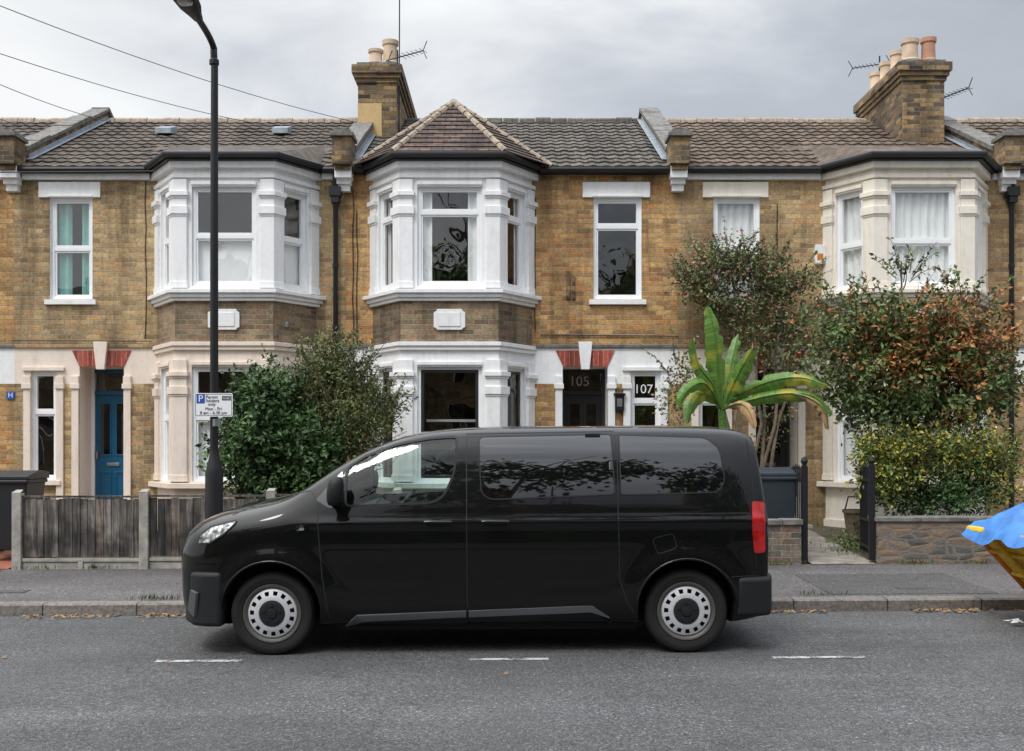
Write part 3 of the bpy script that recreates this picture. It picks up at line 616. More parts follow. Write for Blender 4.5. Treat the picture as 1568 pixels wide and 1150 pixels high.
# ------------------------------------------------------------------ ground
def sheet(name,pts,mat,parent=None):
    mb=MB(); mb.face([(x,y,z+K*x) for x,y,z in pts],mat); return mb.build(name,parent,recalc=False)
sheet('ground',[(-600,-600,-.012),(600,-600,-.012),(600,900,-.012),(-600,900,-.012)],'soil')
sheet('road',[(-300,2.6,0),(300,2.6,0),(300,10.62,0),(-300,10.62,0)],'road')
def strip(name,prof,mat,x0=-120,x1=120):
    mb=MB()
    for (ya,za),(yb,zb) in zip(prof[:-1],prof[1:]): mb.face([(x0,ya,za+K*x0),(x1,ya,za+K*x1),(x1,yb,zb+K*x1),(x0,yb,zb+K*x0)],mat)
    return mb.build(name,None,recalc=False)
strip('kerb',[(10.62,-.01),(10.625,.10),(10.645,.115),(10.80,.119),(10.80,0)],'kerb')
strip('pavement',[(10.80,.117),(10.83,.121),(13.1,.178),(13.14,.18)],'pave')
strip('garden_ground',[(13.14,.16),(13.2,.17),(16.0,.33),(17.0,.36)],'soil')
strip('kerb',[(2.4,0),(2.4,.12),(2.58,.12),(2.6,-.01)],'kerb'); strip('pavement',[(-.4,.15),(2.4,.121)],'pave')
mb=MB()
for a,b_ in ((238,372),(717,840),(1183,1325),(-260,-120)):
    y=8.33; x0=WX(a,y); x1=WX(b_,y); mb.face([(x0,y-.038,.004+K*x0),(x1,y-.038,.004+K*x1),(x1,y+.038,.004+K*x1),(x0,y+.038,.004+K*x0)],'line')
mb.build('road_marking',None,recalc=False)
def pz(y): return .121+(y-10.83)*(.057/2.27)
mb=MB()
for x0,x1,y0,y1,mt,o in ((3.2,4.9,10.9,12.3,'patch',.004),(-7.2,-6.1,11.2,13.0,'patch',.004),(4.0,4.32,11.2,11.45,'iron',.008),(-5.4,-5.1,11.3,11.5,'iron',.006),(5.6,5.8,11.9,12.08,'iron',.006)):
    mb.face([(x0,y0,pz(y0)+o+K*x0),(x1,y0,pz(y0)+o+K*x1),(x1,y1,pz(y1)+o+K*x1),(x0,y1,pz(y1)+o+K*x0)],mt)
mb.build('pavement_covers_and_patches',None,recalc=False)
def leaf(mb,p,d,n,L_,W_,mat):
    s=d.cross(n); 
    if s.length<1e-4: return
    s.normalize(); 
    mb.mesh([p,p+d*L_*.5+s*W_*.5+n*L_*.08,p+d*L_,p+d*L_*.5-s*W_*.5+n*L_*.08],[(0,1,2),(0,2,3)],mat)
mb=MB()
for i in range(2600):
    x=R.uniform(-8,8); t=R.random(); y=10.60-abs(R.gauss(0,.10)) if t<.85 else R.uniform(7.5,13)
    if t<.85 and noise.noise(Vector((x*1.3,0,3)))+.25*noise.noise(Vector((x*5,0,3)))<.02: continue
    if t>=.85 and R.random()<.8: continue
    z=(.014 if y<10.6 else .132+max(0,(y-10.83))*.025)+K*x
    a=R.random()*6.28; n=Vector((R.uniform(-.6,.6),R.uniform(-.8,.2),1)).normalized(); l=R.uniform(.02,.055)
    leaf(mb,Vector((x,y,z)),Vector((math.cos(a),math.sin(a),R.uniform(-.05,.3))),n,l,l*.75,'litter')
mb.build('fallen_leaves',None,recalc=False)
mb=MB()
for cx,cy,cz,nn_ in [(WX(238,10.8),10.81,.12,60),(WX(60,13.05),13.05,.18,40),(WX(150,13.05),13.05,.18,50),(3.2,13.06,.18,60),(4.9,13.06,.18,50),(5.6,13.06,.18,40),(-6.9,13.3,.2,120),(4.3,14.0,.24,120),(3.75,14.6,.28,80),(WX(1250,10.8),10.81,.12,25)]:
    for _ in range(nn_):
        p=Vector((cx+R.gauss(0,.12),cy+R.gauss(0,.012 if cy<13.2 else .25),cz+K*cx)); d=Vector((R.gauss(0,.4),R.gauss(0,.3),1)).normalized(); leaf(mb,p,d,Vector((R.uniform(-1,1),-1,0)).normalized(),R.uniform(.03,.09),.008,'grass')
mb.build('weeds',None,recalc=False)
mb=MB(); p=WP(1556,955,9.7); p.z=.02+K*p.x
for i in range(6): mb.face([p+Vector((R.uniform(-.1,.1),R.uniform(-.06,.06),R.uniform(0,.05))) for _ in range(3)],'signwhite')
mb.build('litter_paper',None,recalc=False)
# ------------------------------------------------------------------ fence
fr=root('wooden_fence'); FB=MB(); FC=MB(); y=13.12
posts=[WX(28,y),WX(222,y)]; 
while posts[-1]<-2.9: posts.append(posts[-1]+1.53)
for p in posts: 
    FC.box(p-.055,p+.055,y-.06,y+.05,.05+K*p,1.10+K*p,'concrete'); FC.prism([(p-.055,y-.06,1.10+K*p),(p+.055,y-.06,1.10+K*p),(p+.04,y+.05,1.13+K*p),(p-.04,y+.05,1.13+K*p)],(0,0,.012),'concrete')
for a,b_ in zip(posts[:-1],posts[1:]):
    a+=.055;b_-=.055; zb=K*a
    FC.box(a,b_,y-.02,y+.02,.10+zb,.27+zb,'concrete'); FC.box(a,b_,y-.035,y+.03,.27+zb,.31+zb,'concrete'); FC.box((a+b_)/2-.03,(a+b_)/2+.03,y-.04,y-.02,.11+zb,.27+zb,'concrete')
    x=a; 
    while x<b_-.01:
        w=min(.088+R.uniform(-.01,.014),b_-x); t=R.uniform(0,.01); FB.prism([(x+.003,y-.012-t,.33+zb),(x+w,y-.018-t,.33+zb),(x+w,y+.0,.33+zb),(x+.003,y+.006,.33+zb)],(R.uniform(-.004,.004),0,.70+R.uniform(-.012,.012)),'wood'); x+=w
    FB.box(a,b_,y-.03,y+.02,1.046+zb,1.07+zb,'wood'); FB.box(a,b_,y+.01,y+.045,.45+zb,.52+zb,'wood')
FB.build('boards',fr,bevel=.002); FC.build('concrete_posts',fr,bevel=.008)
def gwall(x0,x1,y0,y1,z1,mat,cop=True):
    r=root('garden_wall'); mb=MB(); zb=K*x0; mb.box(x0,x1,y0,y1,.05+zb,z1-.06,mat)
    if cop:
        x=x0-.02
        while x<x1: 
            w=min(R.uniform(.4,.6),x1+.02-x); mb.box(x,x+w-.006,y0-.025,y1+.025,z1-.06,z1+R.uniform(-.008,.008),'coping'); x+=w
    mb.build('masonry',r,bevel=.008)
gwall(-2.45,3.50,13.1,13.32,.74,'gwall'); gwall(4.42,7.6,13.1,13.4,.78,'rubble')
gwall(3.44,3.62,13.33,16.2,.50,'gwall',False)
def gate(x,yy,ang,w=.78,hh=1.05,z=.22):
    r=root('iron_gate',(x,yy,z+K*x)); r.rotation_euler=(0,0,ang); mb=MB()
    mb.box(-.035,.035,-.035,.035,0,hh+.1,'blackmetal'); mb.lathe([(0,.12),(.03,.1),(.045,.06),(.03,.02),(.03,0)],(0,0,hh+.1),(0,0,1),'blackmetal',10)
    for zz in (.12,.45,hh-.1): mb.box(.04,w,-.012,.012,zz,zz+.03,'blackmetal')
    for i in range(8): q=.08+i*(w-.1)/7; mb.tube([(q,0,.06),(q,0,hh+ .06*math.sin(i*math.pi/7))],.009,'blackmetal',6); mb.lathe([(.0,.07),(.016,.02),(.009,0)],(q,0,hh+.06*math.sin(i*math.pi/7)),(0,0,1),'blackmetal',6)
    mb.build('gate_ironwork',r)
gate(3.56,13.2,math.radians(88)); gate(4.38,13.2,math.radians(82)); 
mb=MB()
for x0,x1,mt in ((3.63,4.40,'pathconc'),(-6.75,-6.1,'terracotta_path')):
    mb.face([(x0,13.1,.186+K*x0),(x1,13.1,.186+K*x1),(x1,14.0,.235+K*x1),(x0,14.0,.235+K*x0)],mt); mb.face([(x0,14.0,.235+K*x0),(x1,14.0,.235+K*x1),(x1,16.6,.40+K*x1),(x0,16.6,.40+K*x0)],mt)
mb.build('garden_path',None,recalc=False)
# ------------------------------------------------------------------ bins
def wheelie(x,y,z,rot,body,lid,w=.58):
    r=root('wheelie_bin',(x,y,z)); r.rotation_euler=(0,0,rot); mb=MB(); d=.70; b_=w/2
    V=[(-b_*.78,-d*.38,.06),(b_*.78,-d*.38,.06),(b_*.78,d*.30,.06),(-b_*.78,d*.30,.06),(-b_,-d*.5,.95),(b_,-d*.5,.95),(b_,d*.42,.95),(-b_,d*.42,.95)]
    mb.mesh(V,[(3,2,1,0),(4,5,6,7),(0,1,5,4),(1,2,6,5),(2,3,7,6),(3,0,4,7)],body)
    mb.box(-b_-.02,b_+.02,-d*.5-.02,d*.42+.02,.90,.955,body)
    mb.build('body',r,bevel=.02)
    ml=MB(); n=6; pr=[]
    for i in range(n+1): t=i/n; pr.append((-b_-.03,-d*.53+t*d*1.0,.96+.10*math.sin(.35+t*1.9)))
    pr=[(-b_-.03,-d*.53,.955)]+pr+[(-b_-.03,d*.47,.955)]
    ml.prism(pr,(w+.06,0,0),lid); ml.tube([(-b_,d*.52,1.0),(b_,d*.52,1.0)],.017,lid,8); ml.build('lid',r,bevel=.012)
    mw=MB()
    for s in (-1,1): mw.lathe([(0,-.025),(.08,-.025),(.1,-.015),(.1,.015),(.08,.025),(0,.025)],(s*(b_*.78+.03),d*.33,.1),(1,0,0),'tyre',20)
    mw.build('wheels',r,smooth=True)
wheelie(WX(22,13.9),13.9,.26,.05,'binblack','binblack'); wheelie(WX(-52,14.2),14.2,.26,-.1,'binblack','binblack')
wheelie(WX(1176,14.0),14.0,.30,.08,'bingrey','bingrey')
mb=MB(); r=root('plant_pot',(WX(1312,15.2),15.2,.34)); mb.lathe([(0,0),(.13,0),(.18,.36),(.2,.36),(.2,.4),(.16,.4),(.15,.33),(0,.33)],(0,0,0),(0,0,1),'bark',20); mb.tube([(-.17,0,.38),(-.12,0,.58),(.12,0,.58),(.17,0,.38)],.012,'blackmetal',6); mb.build('pot_body',r,smooth=True)
# ------------------------------------------------------------------ street lamp with sign
px_=WX(328,12.3); lp=root('street_lamp',(px_,12.3,.15+K*px_)); mb=MB(); z0=.15+K*px_
def zz(py): return WZ(py,12.3)-z0
mb.lathe([(.10,-.1),(.10,zz(722)-.02),(.085,zz(715)),(.06,zz(702)),(.052,zz(695)),(.048,zz(690))],(0,0,0),(0,0,1),'blackmetal',20)
mb.tube([(0,0,zz(695)),(0,0,3.9),(0.004,0,zz(95))],[.047,.045,.040],'blackmetal',16)
mb.lathe([(.04,0),(.055,.01),(.055,.06),(.04,.08)],(0,0,zz(95)-.04),(0,0,1),'blackmetal',16)
T=Vector((WX(300,11.7)-px_,-.6,WZ(24,11.7)-z0)); top=zz(95); pts=[(0,0,top),(0,-.02,top+.12)]
for i in range(1,9):
    t=i/8; a=t*1.15; pts.append((T.x*(1-math.cos(a))/(1-math.cos(1.15)),T.y*(1-math.cos(a))/(1-math.cos(1.15)),top+.12+(T.z-top-.12)*math.sin(a)/math.sin(1.15)))
mb.tube(pts,[.040]*3+[.036]*7,'blackmetal',12)
mb.build('lamp_post',lp,smooth=True)
ml=MB(); d=Vector((T.x*1.6,T.y,.12)).normalized(); s=d.cross(Vector((0,0,1))).normalized(); up=s.cross(d)
secs=[(-.08,.05,.045),(.03,.075,.07),(.16,.12,.085),(.36,.145,.08),(.52,.12,.055),(.60,.05,.02)]; V=[];Fc=[];n=14
for (q,w,h_) in secs:
    for k in range(n): a=2*math.pi*k/n; V.append(T+d*q+s*w*math.cos(a)+up*h_*(math.sin(a) if math.sin(a)>0 else .6*math.sin(a)))
for i in range(len(secs)-1):
    for k in range(n): Fc.append((i*n+k,i*n+(k+1)%n,(i+1)*n+(k+1)%n,(i+1)*n+k))
Fc.append(tuple(range(n))); Fc.append(tuple(range((len(secs)-1)*n,len(secs)*n))); ml.mesh(V,Fc,'blackmetal')
cc=T+d*.3; ml.lathe([(0,-.065),(.07,-.055),(.09,-.03),(.09,0)],cc,(0,0,1),'metal',16); ml.build('lantern',lp,smooth=True)
sg=root('parking_sign',(WX(327,12.22),12.22,WZ(620,12.22))); mb=MB()
def rrect(w,h_,r_,n=5):
    o=[]
    for cx,cz,a0 in ((w/2-r_,h_/2-r_,0),(-w/2+r_,h_/2-r_,90),(-w/2+r_,-h_/2+r_,180),(w/2-r_,-h_/2+r_,270)):
        for i in range(n+1): a=math.radians(a0+90*i/n); o.append((cx+r_*math.cos(a),cz+r_*math.sin(a)))
    return o
mb.prism([(x,0,z) for x,z in rrect(.43,.265,.02)],(0,.006,0),'signwhite')
mb.prism([(x-.145,-.001,z+.068) for x,z in rrect(.095,.105,.008)],(0,.003,0),'signblue')
mb.prism([(x+.145,-.001,z+.075) for x,z in rrect(.10,.05,.006)],(0,.003,0),'signblack')
bo=rrect(.41,.245,.015); bi=rrect(.40,.235,.012); n=len(bo)
mb.mesh([(x,-.0015,z) for x,z in bo]+[(x,-.0015,z) for x,z in bi],[(i,(i+1)%n,n+(i+1)%n,n+i) for i in range(n)],'signblack')
mb.box(-.05,.07,.006,.05,-.06,-.04,'metal'); mb.box(-.05,.07,.006,.05,.05,.07,'metal'); mb.build('sign_plate',sg,recalc=True)
text('letter_p','P',.11,(-.145,-.004,.068),'signwhite',sg); 
for s_,x,z,sz in (('Permit',-.02,.088,.05),('holders',-.01,.047,.05),('only',-.02,.006,.05),('Mon - Fri',0,-.045,.05),('8 am - 6.30 pm',0,-.09,.05)): text('sign_text',s_,sz,(x,-.003,z),'signblack',sg)
text('zone_text','GGE',.04,(.145,-.004,.075),'signwhite',sg)
mb=MB(); mb.tube([(0.01,.08,-.155),(0.01,.08,-.24)],.055,'metal',12); mb.build('bracket_band',sg)
wr=root('telephone_wires'); mb=MB()
for (a,b_,da,c,d_,db,sag) in ((-60,-15,12,548,188,19,.12),(-60,62,12.5,430,196,19.8,.10),(-60,103,13,215,196,19.8,.10),(-60,160,13.5,75,200,19.8,.05),):
    p=WP(a,b_,da); q=WP(c,d_,db); mb.tube([p.lerp(q,t/16)-Vector((0,0,sag*4*(t/16)*(1-t/16))) for t in range(17)],.0055,'blackmetal',5)
mb.tube([WP(-60,262,16.0),WP(0,264,16.2),WP(240,262,16.3)],.008,'blackmetal',5)
mb.build('wires',wr)
# ------------------------------------------------------------------ skip
sk=root('builders_skip',(0,0,0)); mb=MB(); y0,y1=8.9,10.42
prof=[(4.42,.82),(5.05,.14),(7.2,.14),(8.0,.82)]
mb.prism([(x,y0,z+K*x) for x,z in prof],(0,.03,0),'yellow'); mb.prism([(x,y1,z+K*x) for x,z in prof],(0,-.03,0),'yellow')
for (xa,za),(xb,zb) in zip(prof[:-1],prof[1:]): mb.prism([(xa,y0+.001,za+.02),(xb,y0+.001,zb+.02),(xb+.03,y0+.001,zb+.02),(xa+.03,y0+.001,za+.02)],(0,y1-y0-.002,0),'yellow')
for yy in (y0+.02,y1-.02): mb.tube([(4.40,yy,.84),(8.0,yy,.84)],.035,'yellow',8); mb.tube([(4.41,yy,.84),(5.04,yy,.16)],.03,'orange',8)
mb.tube([(4.40,y0-.02,.84),(4.40,y1,.84)],.04,'yellow',8)
for t in (.3,.62): 
    xx=4.42+.63*t; z_=.84-.68*t; mb.tube([(xx-.02,y0+.05,z_),(xx-.02,y1-.05,z_)],.022,'yellow',8)
for yy in (9.3,9.95): mb.tube([(4.40,yy,.80),(5.0,yy,.17)],.028,'yellow',8)
for x in (5.25,5.9,6.6): mb.box(x,x+.07,y0-.045,y0,.2,.82,'yellow')
mb.tube([(4.75,y0-.12,.5),(4.75,y0,.5)],.035,'blackmetal',10)
mb.build('skip_body',sk,bevel=.005)
mt=MB(); nx,ny=30,14; V=[];Fc=[]
for i in range(nx+1):
    for j in range(ny+1):
        x=4.30+3.75*i/nx; y=y0-.08+(y1-y0+.16)*j/ny; e=min(i,nx-i)/nx*2; f=min(j,ny-j)/ny*2
        z=.89+.30*(min(1,e*3.2)**.8)*(min(1,f*1.6+.06)**.7)*(.8+.35*noise.noise(Vector((x*2,y*2,1))))+.05*noise.noise(Vector((x*6,y*6,2)))
        if j in(0,ny) or i in (0,nx): z=.78+.06*noise.noise(Vector((x*5,y*5,7)))
        V.append((x,y,z))
for i in range(nx):
    for j in range(ny): a=i*(ny+1)+j; Fc.append((a,a+1,a+ny+2,a+ny+1))
mt.mesh(V,Fc,'tarp'); mt.build('tarpaulin',sk,smooth=True,recalc=False,angle=180)
# ------------------------------------------------------------------ van
van=root('parked_van',(0,9.45,0)); van.rotation_euler=(0,-K,0)
def st(x,zb,wb,w3,w4,p5,p6,p7,p8,zt,z3=.45,z4=.68):
    h=[(0,zb),(wb*.85,zb),(wb,zb+.05),(w3,z3),(w4,z4),p5,(p5[0]-.006,p5[1]+.05),p6,p7,p8,(0,zt)]
    return x,h
ST=[
 st(-2.71,.30,.52,.60,.62,(.62,.78),(.60,.90),(.54,.945),(.42,.97),1.00),
 st(-2.64,.26,.68,.75,.765,(.76,.82),(.735,.94),(.66,1.01),(.50,1.04),1.065),
 st(-2.50,.23,.81,.87,.88,(.875,.87),(.84,1.00),(.76,1.075),(.56,1.11),1.135),
 st(-2.28,.21,.88,.92,.93,(.925,.90),(.895,1.03),(.80,1.105),(.6,1.15),1.175),
 st(-2.05,.20,.91,.94,.95,(.945,.93),(.915,1.06),(.83,1.14),(.62,1.19),1.215),
 st(-1.82,.20,.92,.945,.955,(.95,.96),(.925,1.085),(.85,1.185),(.64,1.235),1.258),
 st(-1.62,.20,.92,.945,.955,(.95,.98),(.925,1.11),(.865,1.295),(.74,1.335),1.345),
 st(-1.30,.20,.92,.945,.955,(.95,.99),(.93,1.13),(.815,1.515),(.68,1.56),1.575),
 st(-.98,.20,.92,.945,.955,(.95,1.0),(.93,1.14),(.80,1.665),(.66,1.70),1.72),
 st(-.68,.20,.92,.945,.955,(.95,1.0),(.93,1.15),(.79,1.735),(.63,1.775),1.795),
 st(-.2,.20,.92,.945,.955,(.95,1.0),(.93,1.15),(.785,1.75),(.61,1.80),1.82),
 st(.3,.20,.92,.945,.955,(.95,1.0),(.93,1.15),(.785,1.75),(.61,1.80),1.82),
 st(.8,.20,.92,.945,.955,(.95,1.0),(.93,1.15),(.785,1.75),(.61,1.80),1.82),
 st(1.2,.20,.92,.945,.955,(.95,1.0),(.93,1.15),(.785,1.748),(.61,1.80),1.82),
 st(1.6,.20,.92,.945,.955,(.95,1.0),(.93,1.15),(.78,1.74),(.61,1.79),1.81),
 st(1.90,.22,.91,.935,.945,(.94,1.0),(.92,1.15),(.77,1.725),(.60,1.775),1.795),
 st(2.02,.26,.88,.905,.915,(.91,1.0),(.89,1.15),(.74,1.69),(.58,1.74),1.76),
 st(2.07,.30,.80,.83,.84,(.84,1.0),(.82,1.15),(.68,1.62),(.52,1.67),1.69)]
V=[];Fc=[]; 
for x,h_ in ST:
    ringp=[(y,z) for y,z in h_]+[(-y,z) for y,z in h_[1:-1]][::-1]
    for y,z in ringp:
        xx=x-(max(0,z-1.0)*.10 if x>1.8 else 0)
        if x<-2.2: xx+=max(0,z-.80)*.34*min(1,(-2.2-x)/.3)
        V.append((xx,y,z))
n=len(V)//len(ST)
for i in range(len(ST)-1):
    for k in range(n): Fc.append((i*n+k,i*n+(k+1)%n,(i+1)*n+(k+1)%n,(i+1)*n+k))
def cap(base):
    h=11; out=[]
    for k in range(h-1):
        if k==0: f=(base,base+1,base+n-1)
        elif k==h-2: f=(base+k,base+h-1,base+n-k)
        else: f=(base+k,base+k+1,base+n-k-1,base+n-k)
        out.append(f)
    return out
Fc+=cap(0)+cap((len(ST)-1)*n)
def mkobj(name,V,Fc,mat):
    me=bpy.data.meshes.new(name); me.from_pydata([tuple(v) for v in V],[],Fc); me.materials.append(M[mat])
    bm=bmesh.new(); bm.from_mesh(me); bmesh.ops.remove_doubles(bm,verts=bm.verts,dist=1e-5); bmesh.ops.recalc_face_normals(bm,faces=bm.faces); bm.to_mesh(me); bm.free()
    o=bpy.data.objects.new(name,me); COL.objects.link(o); return o
body=mkobj('van_body',V,Fc,'paint'); body.data.materials.append(M['plastic'])
ss=body.modifiers.new('s','SUBSURF'); ss.levels=3; ss.render_levels=3
def bake(o):
    dg=bpy.context.evaluated_depsgraph_get(); me=bpy.data.meshes.new_from_object(o.evaluated_get(dg)); o.modifiers.clear(); o.data=me
bake(body)
WXs=(-1.889,1.377); ARC=.392; WZc=.33
def sm(t): t=max(0,min(1,t)); return t*t*(3-2*t)
for v_ in body.data.vertices:
    c=v_.co
    if abs(c.y)>.7:
        sgn=1 if c.y>0 else -1; add=0
        rr_=min(math.hypot(c.x-wx,c.z-WZc-.02) for wx in WXs)
        if c.z<.95: add+=.024*sm(1-(rr_-.41)/.13)*sm((.95-c.z)/.1)
        add-=.018*math.exp(-((c.z-.58)/.16)**2)*sm((rr_-.5)/.15)*sm((c.x+2.1)/.3)
        add+=.010*math.exp(-((c.z-1.04)/.035)**2)*sm((c.x+1.8)/.4)
        c.y+=sgn*add
bmv=bmesh.new(); bmv.from_mesh(body.data); BV=BVHTree.FromBMesh(bmv)
def vpt(px,py):
    z=1.65-(py-681)/195.3
    for _ in range(3):
        d=8.5+max(0,z-1.05)/.7*.16; z=1.65-(py-681)*d/F
    return ((px-784)*d/F,z)
def proj(x,z,side,off):
    hit,nr,_,_=BV.ray_cast(Vector((x,side*3,z)),Vector((0,-side,0)))
    if hit is None: return Vector((x,side*.5,z))
    if nr.y*side<0: nr=-nr
    return hit+nr*off
def rounded(poly,r_,n=5):
    out=[]; m=len(poly)
    for i in range(m):
        p=Vector(poly[i]); a=Vector(poly[i-1]); b_=Vector(poly[(i+1)%m]); rr_=r_[i] if hasattr(r_,'__len__') else r_
        da=(a-p); db=(b_-p); ra=min(rr_,da.length*.45); rb=min(rr_,db.length*.45); s=p+da.normalized()*ra; e=p+db.normalized()*rb
        for k in range(n+1):
            t=k/n; q=s*(1-t)**2+p*2*t*(1-t)+e*t*t; out.append((q.x,q.y))
    return out
def area(p): return sum(p[i][0]*p[(i+1)%len(p)][1]-p[(i+1)%len(p)][0]*p[i][1] for i in range(len(p)))/2
def patch(mb,poly,side,off,mat,step=.05,skirt=True,fn=None):
    if area(poly)<0: poly=poly[::-1]
    xs=[p[0] for p in poly]; zs=[p[1] for p in poly]; bm=bmesh.new()
    nx=max(1,int((max(xs)-min(xs))/step)+1); nz=max(1,int((max(zs)-min(zs))/step)+1)
    G_=[[bm.verts.new((min(xs)+(max(xs)-min(xs))*i/nx,0,min(zs)+(max(zs)-min(zs))*j/nz)) for j in range(nz+1)] for i in range(nx+1)]
    for i in range(nx):
        for j in range(nz): bm.faces.new((G_[i][j],G_[i+1][j],G_[i+1][j+1],G_[i][j+1]))
    for i in range(len(poly)):
        a=Vector((poly[i][0],0,poly[i][1])); b_=Vector((poly[(i+1)%len(poly)][0],0,poly[(i+1)%len(poly)][1])); e=b_-a
        if e.length<1e-6: continue
        no=Vector((e.z,0,-e.x)).normalized()
        bmesh.ops.bisect_plane(bm,geom=bm.verts[:]+bm.edges[:]+bm.faces[:],plane_co=a,plane_no=no,clear_outer=True,dist=1e-6)
    pf=fn or (lambda x,z,o:proj(x,z,side,o))
    bm.verts.index_update(); base=[v.co.copy() for v in bm.verts]
    VV=[pf(c.x,c.z,off) for c in base]; FF=[tuple(v.index for v in f.verts) for f in bm.faces]
    if skirt:
        k=len(VV); VV+=[pf(c.x,c.z,-.004) for c in base]
        for e in bm.edges:
            if e.is_boundary: a,b_=e.verts[0].index,e.verts[1].index; FF.append((a,b_,b_+k,a+k))
    mb.mesh(VV,FF,mat); bm.free()
def ribbon(mb,pts,w,off,side,mat,closed=False):
    P_=[Vector(p) for p in pts]; 
    if closed: P_.append(P_[0])
    S=[]
    for a,b_ in zip(P_[:-1],P_[1:]):
        m=max(1,int((b_-a).length/.03)); S+=[a.lerp(b_,i/m) for i in range(m)]
    S.append(P_[-1]); VV=[];FF=[]
    for i,p in enumerate(S):
        d=(S[min(i+1,len(S)-1)]-S[max(i-1,0)])
        if closed and i in (0,len(S)-1): d=S[1]-S[-2]
        d.normalize(); nn=Vector((-d.y,d.x))*w/2
        VV+= [proj(p.x+nn.x,p.y+nn.y,side,off),proj(p.x-nn.x,p.y-nn.y,side,off)]
    for i in range(len(S)-1): FF.append((2*i,2*i+1,2*i+3,2*i+2))
    mb.mesh(VV,FF,mat)
fwin=[vpt(*p) for p in ((530,774),(531,716),(560,697),(610,679),(660,670),(702,668),(698,722),(682,758),(664,769))]
fwin=rounded(fwin,[.05,.05,.02,.05,.05,.04,.08,.06,.06],4)
cutters=[]
cutters.append(mkobj('c1',[(x,y,z) for x in(-1.42,-.2) for y in(-.86,.86) for z in(.5,1.14)],[(0,1,3,2),(4,6,7,5),(0,4,5,1),(2,3,7,6),(0,2,6,4),(1,5,7,3)],'seat'))
b0=[(-1.50,-.865,1.13),(-.2,-.865,1.13),(-.2,.865,1.13),(-1.50,.865,1.13)]; t0=[(-.80,-.71,1.68),(-.2,-.71,1.72),(-.2,.71,1.72),(-.80,.71,1.68)]
cutters.append(mkobj('c2',b0+t0,[(3,2,1,0),(4,5,6,7),(0,1,5,4),(1,2,6,5),(2,3,7,6),(3,0,4,7)],'seat'))
m_=len(fwin); cutters.append(mkobj('c3',[(x,-1.2,z) for x,z in fwin]+[(x,1.2,z) for x,z in fwin],[tuple(range(m_)),tuple(range(m_,2*m_))[::-1]]+[(i,(i+1)%m_,m_+(i+1)%m_,m_+i) for i in range(m_)],'plastic'))
wa=Vector((-1.62,0,1.335)); wb=Vector((-.80,0,1.755)); wd=(wb-wa).normalized(); wn=Vector((-wd.z,0,wd.x))
wpoly=rounded([(-.66,.08),(.66,.08),(.57,.84),(-.57,.84)],.08,4)
def wpos(y,s,o): return wa+wd*s+Vector((0,y,0))+wn*o
m2=len(wpoly); cutters.append(mkobj('c4',[wpos(y,s,-.13) for y,s in wpoly]+[wpos(y,s,.3) for y,s in wpoly],[tuple(range(m2)),tuple(range(m2,2*m2))[::-1]]+[(i,(i+1)%m2,m2+(i+1)%m2,m2+i) for i in range(m2)],'plastic'))
for wx in WXs:
    for sd in (-1,1):
        k=40; ya,yb=sd*.60,sd*1.2
        VV=[(wx+ARC*math.cos(2*math.pi*i/k),ya,WZc+.02+ARC*math.sin(2*math.pi*i/k)) for i in range(k)]+[(wx+ARC*math.cos(2*math.pi*i/k),yb,WZc+.02+ARC*math.sin(2*math.pi*i/k)) for i in range(k)]
        cutters.append(mkobj('cw',VV,[tuple(range(k)),tuple(range(k,2*k))[::-1]]+[(i,(i+1)%k,k+(i+1)%k,k+i) for i in range(k)],'plastic'))
for c in cutters:
    md=body.modifiers.new('b','BOOLEAN'); md.operation='DIFFERENCE'; md.object=c; md.solver='EXACT'
    try: md.material_mode='TRANSFER'
    except Exception: pass
bpy.context.view_layer.update(); bake(body)
for c in cutters: bpy.data.objects.remove(c)
body.data.polygons.foreach_set('use_smooth',[True]*len(body.data.polygons)); body.data.set_sharp_from_angle(angle=math.radians(28))
body.parent=van
GV=MB(); DV=MB(); TV=MB(); PV=MB(); LV=MB()
def wproj(y,s,o):
    p=wpos(y,s,1.0); hit,nr,_,_=BV.ray_cast(p,-wn)
    return (hit if hit is not None else p)+wn*o
patch(GV,wpoly,0,-.006,'vanglass',.08,False,wproj)
q1=rounded([vpt(*p) for p in ((484,764),(525,720),(523,774),(505,777))],.015,3)
q2=rounded([vpt(*p) for p in ((735,669),(938,666),(943,758),(752,765),(738,755))],[.05,.03,.03,.06,.06],4)
q3=rounded([vpt(*p) for p in ((950,667),(1085,672),(1105,690),(1112,740),(1100,756),(952,759))],[.03,.06,.05,.05,.05,.03],4)
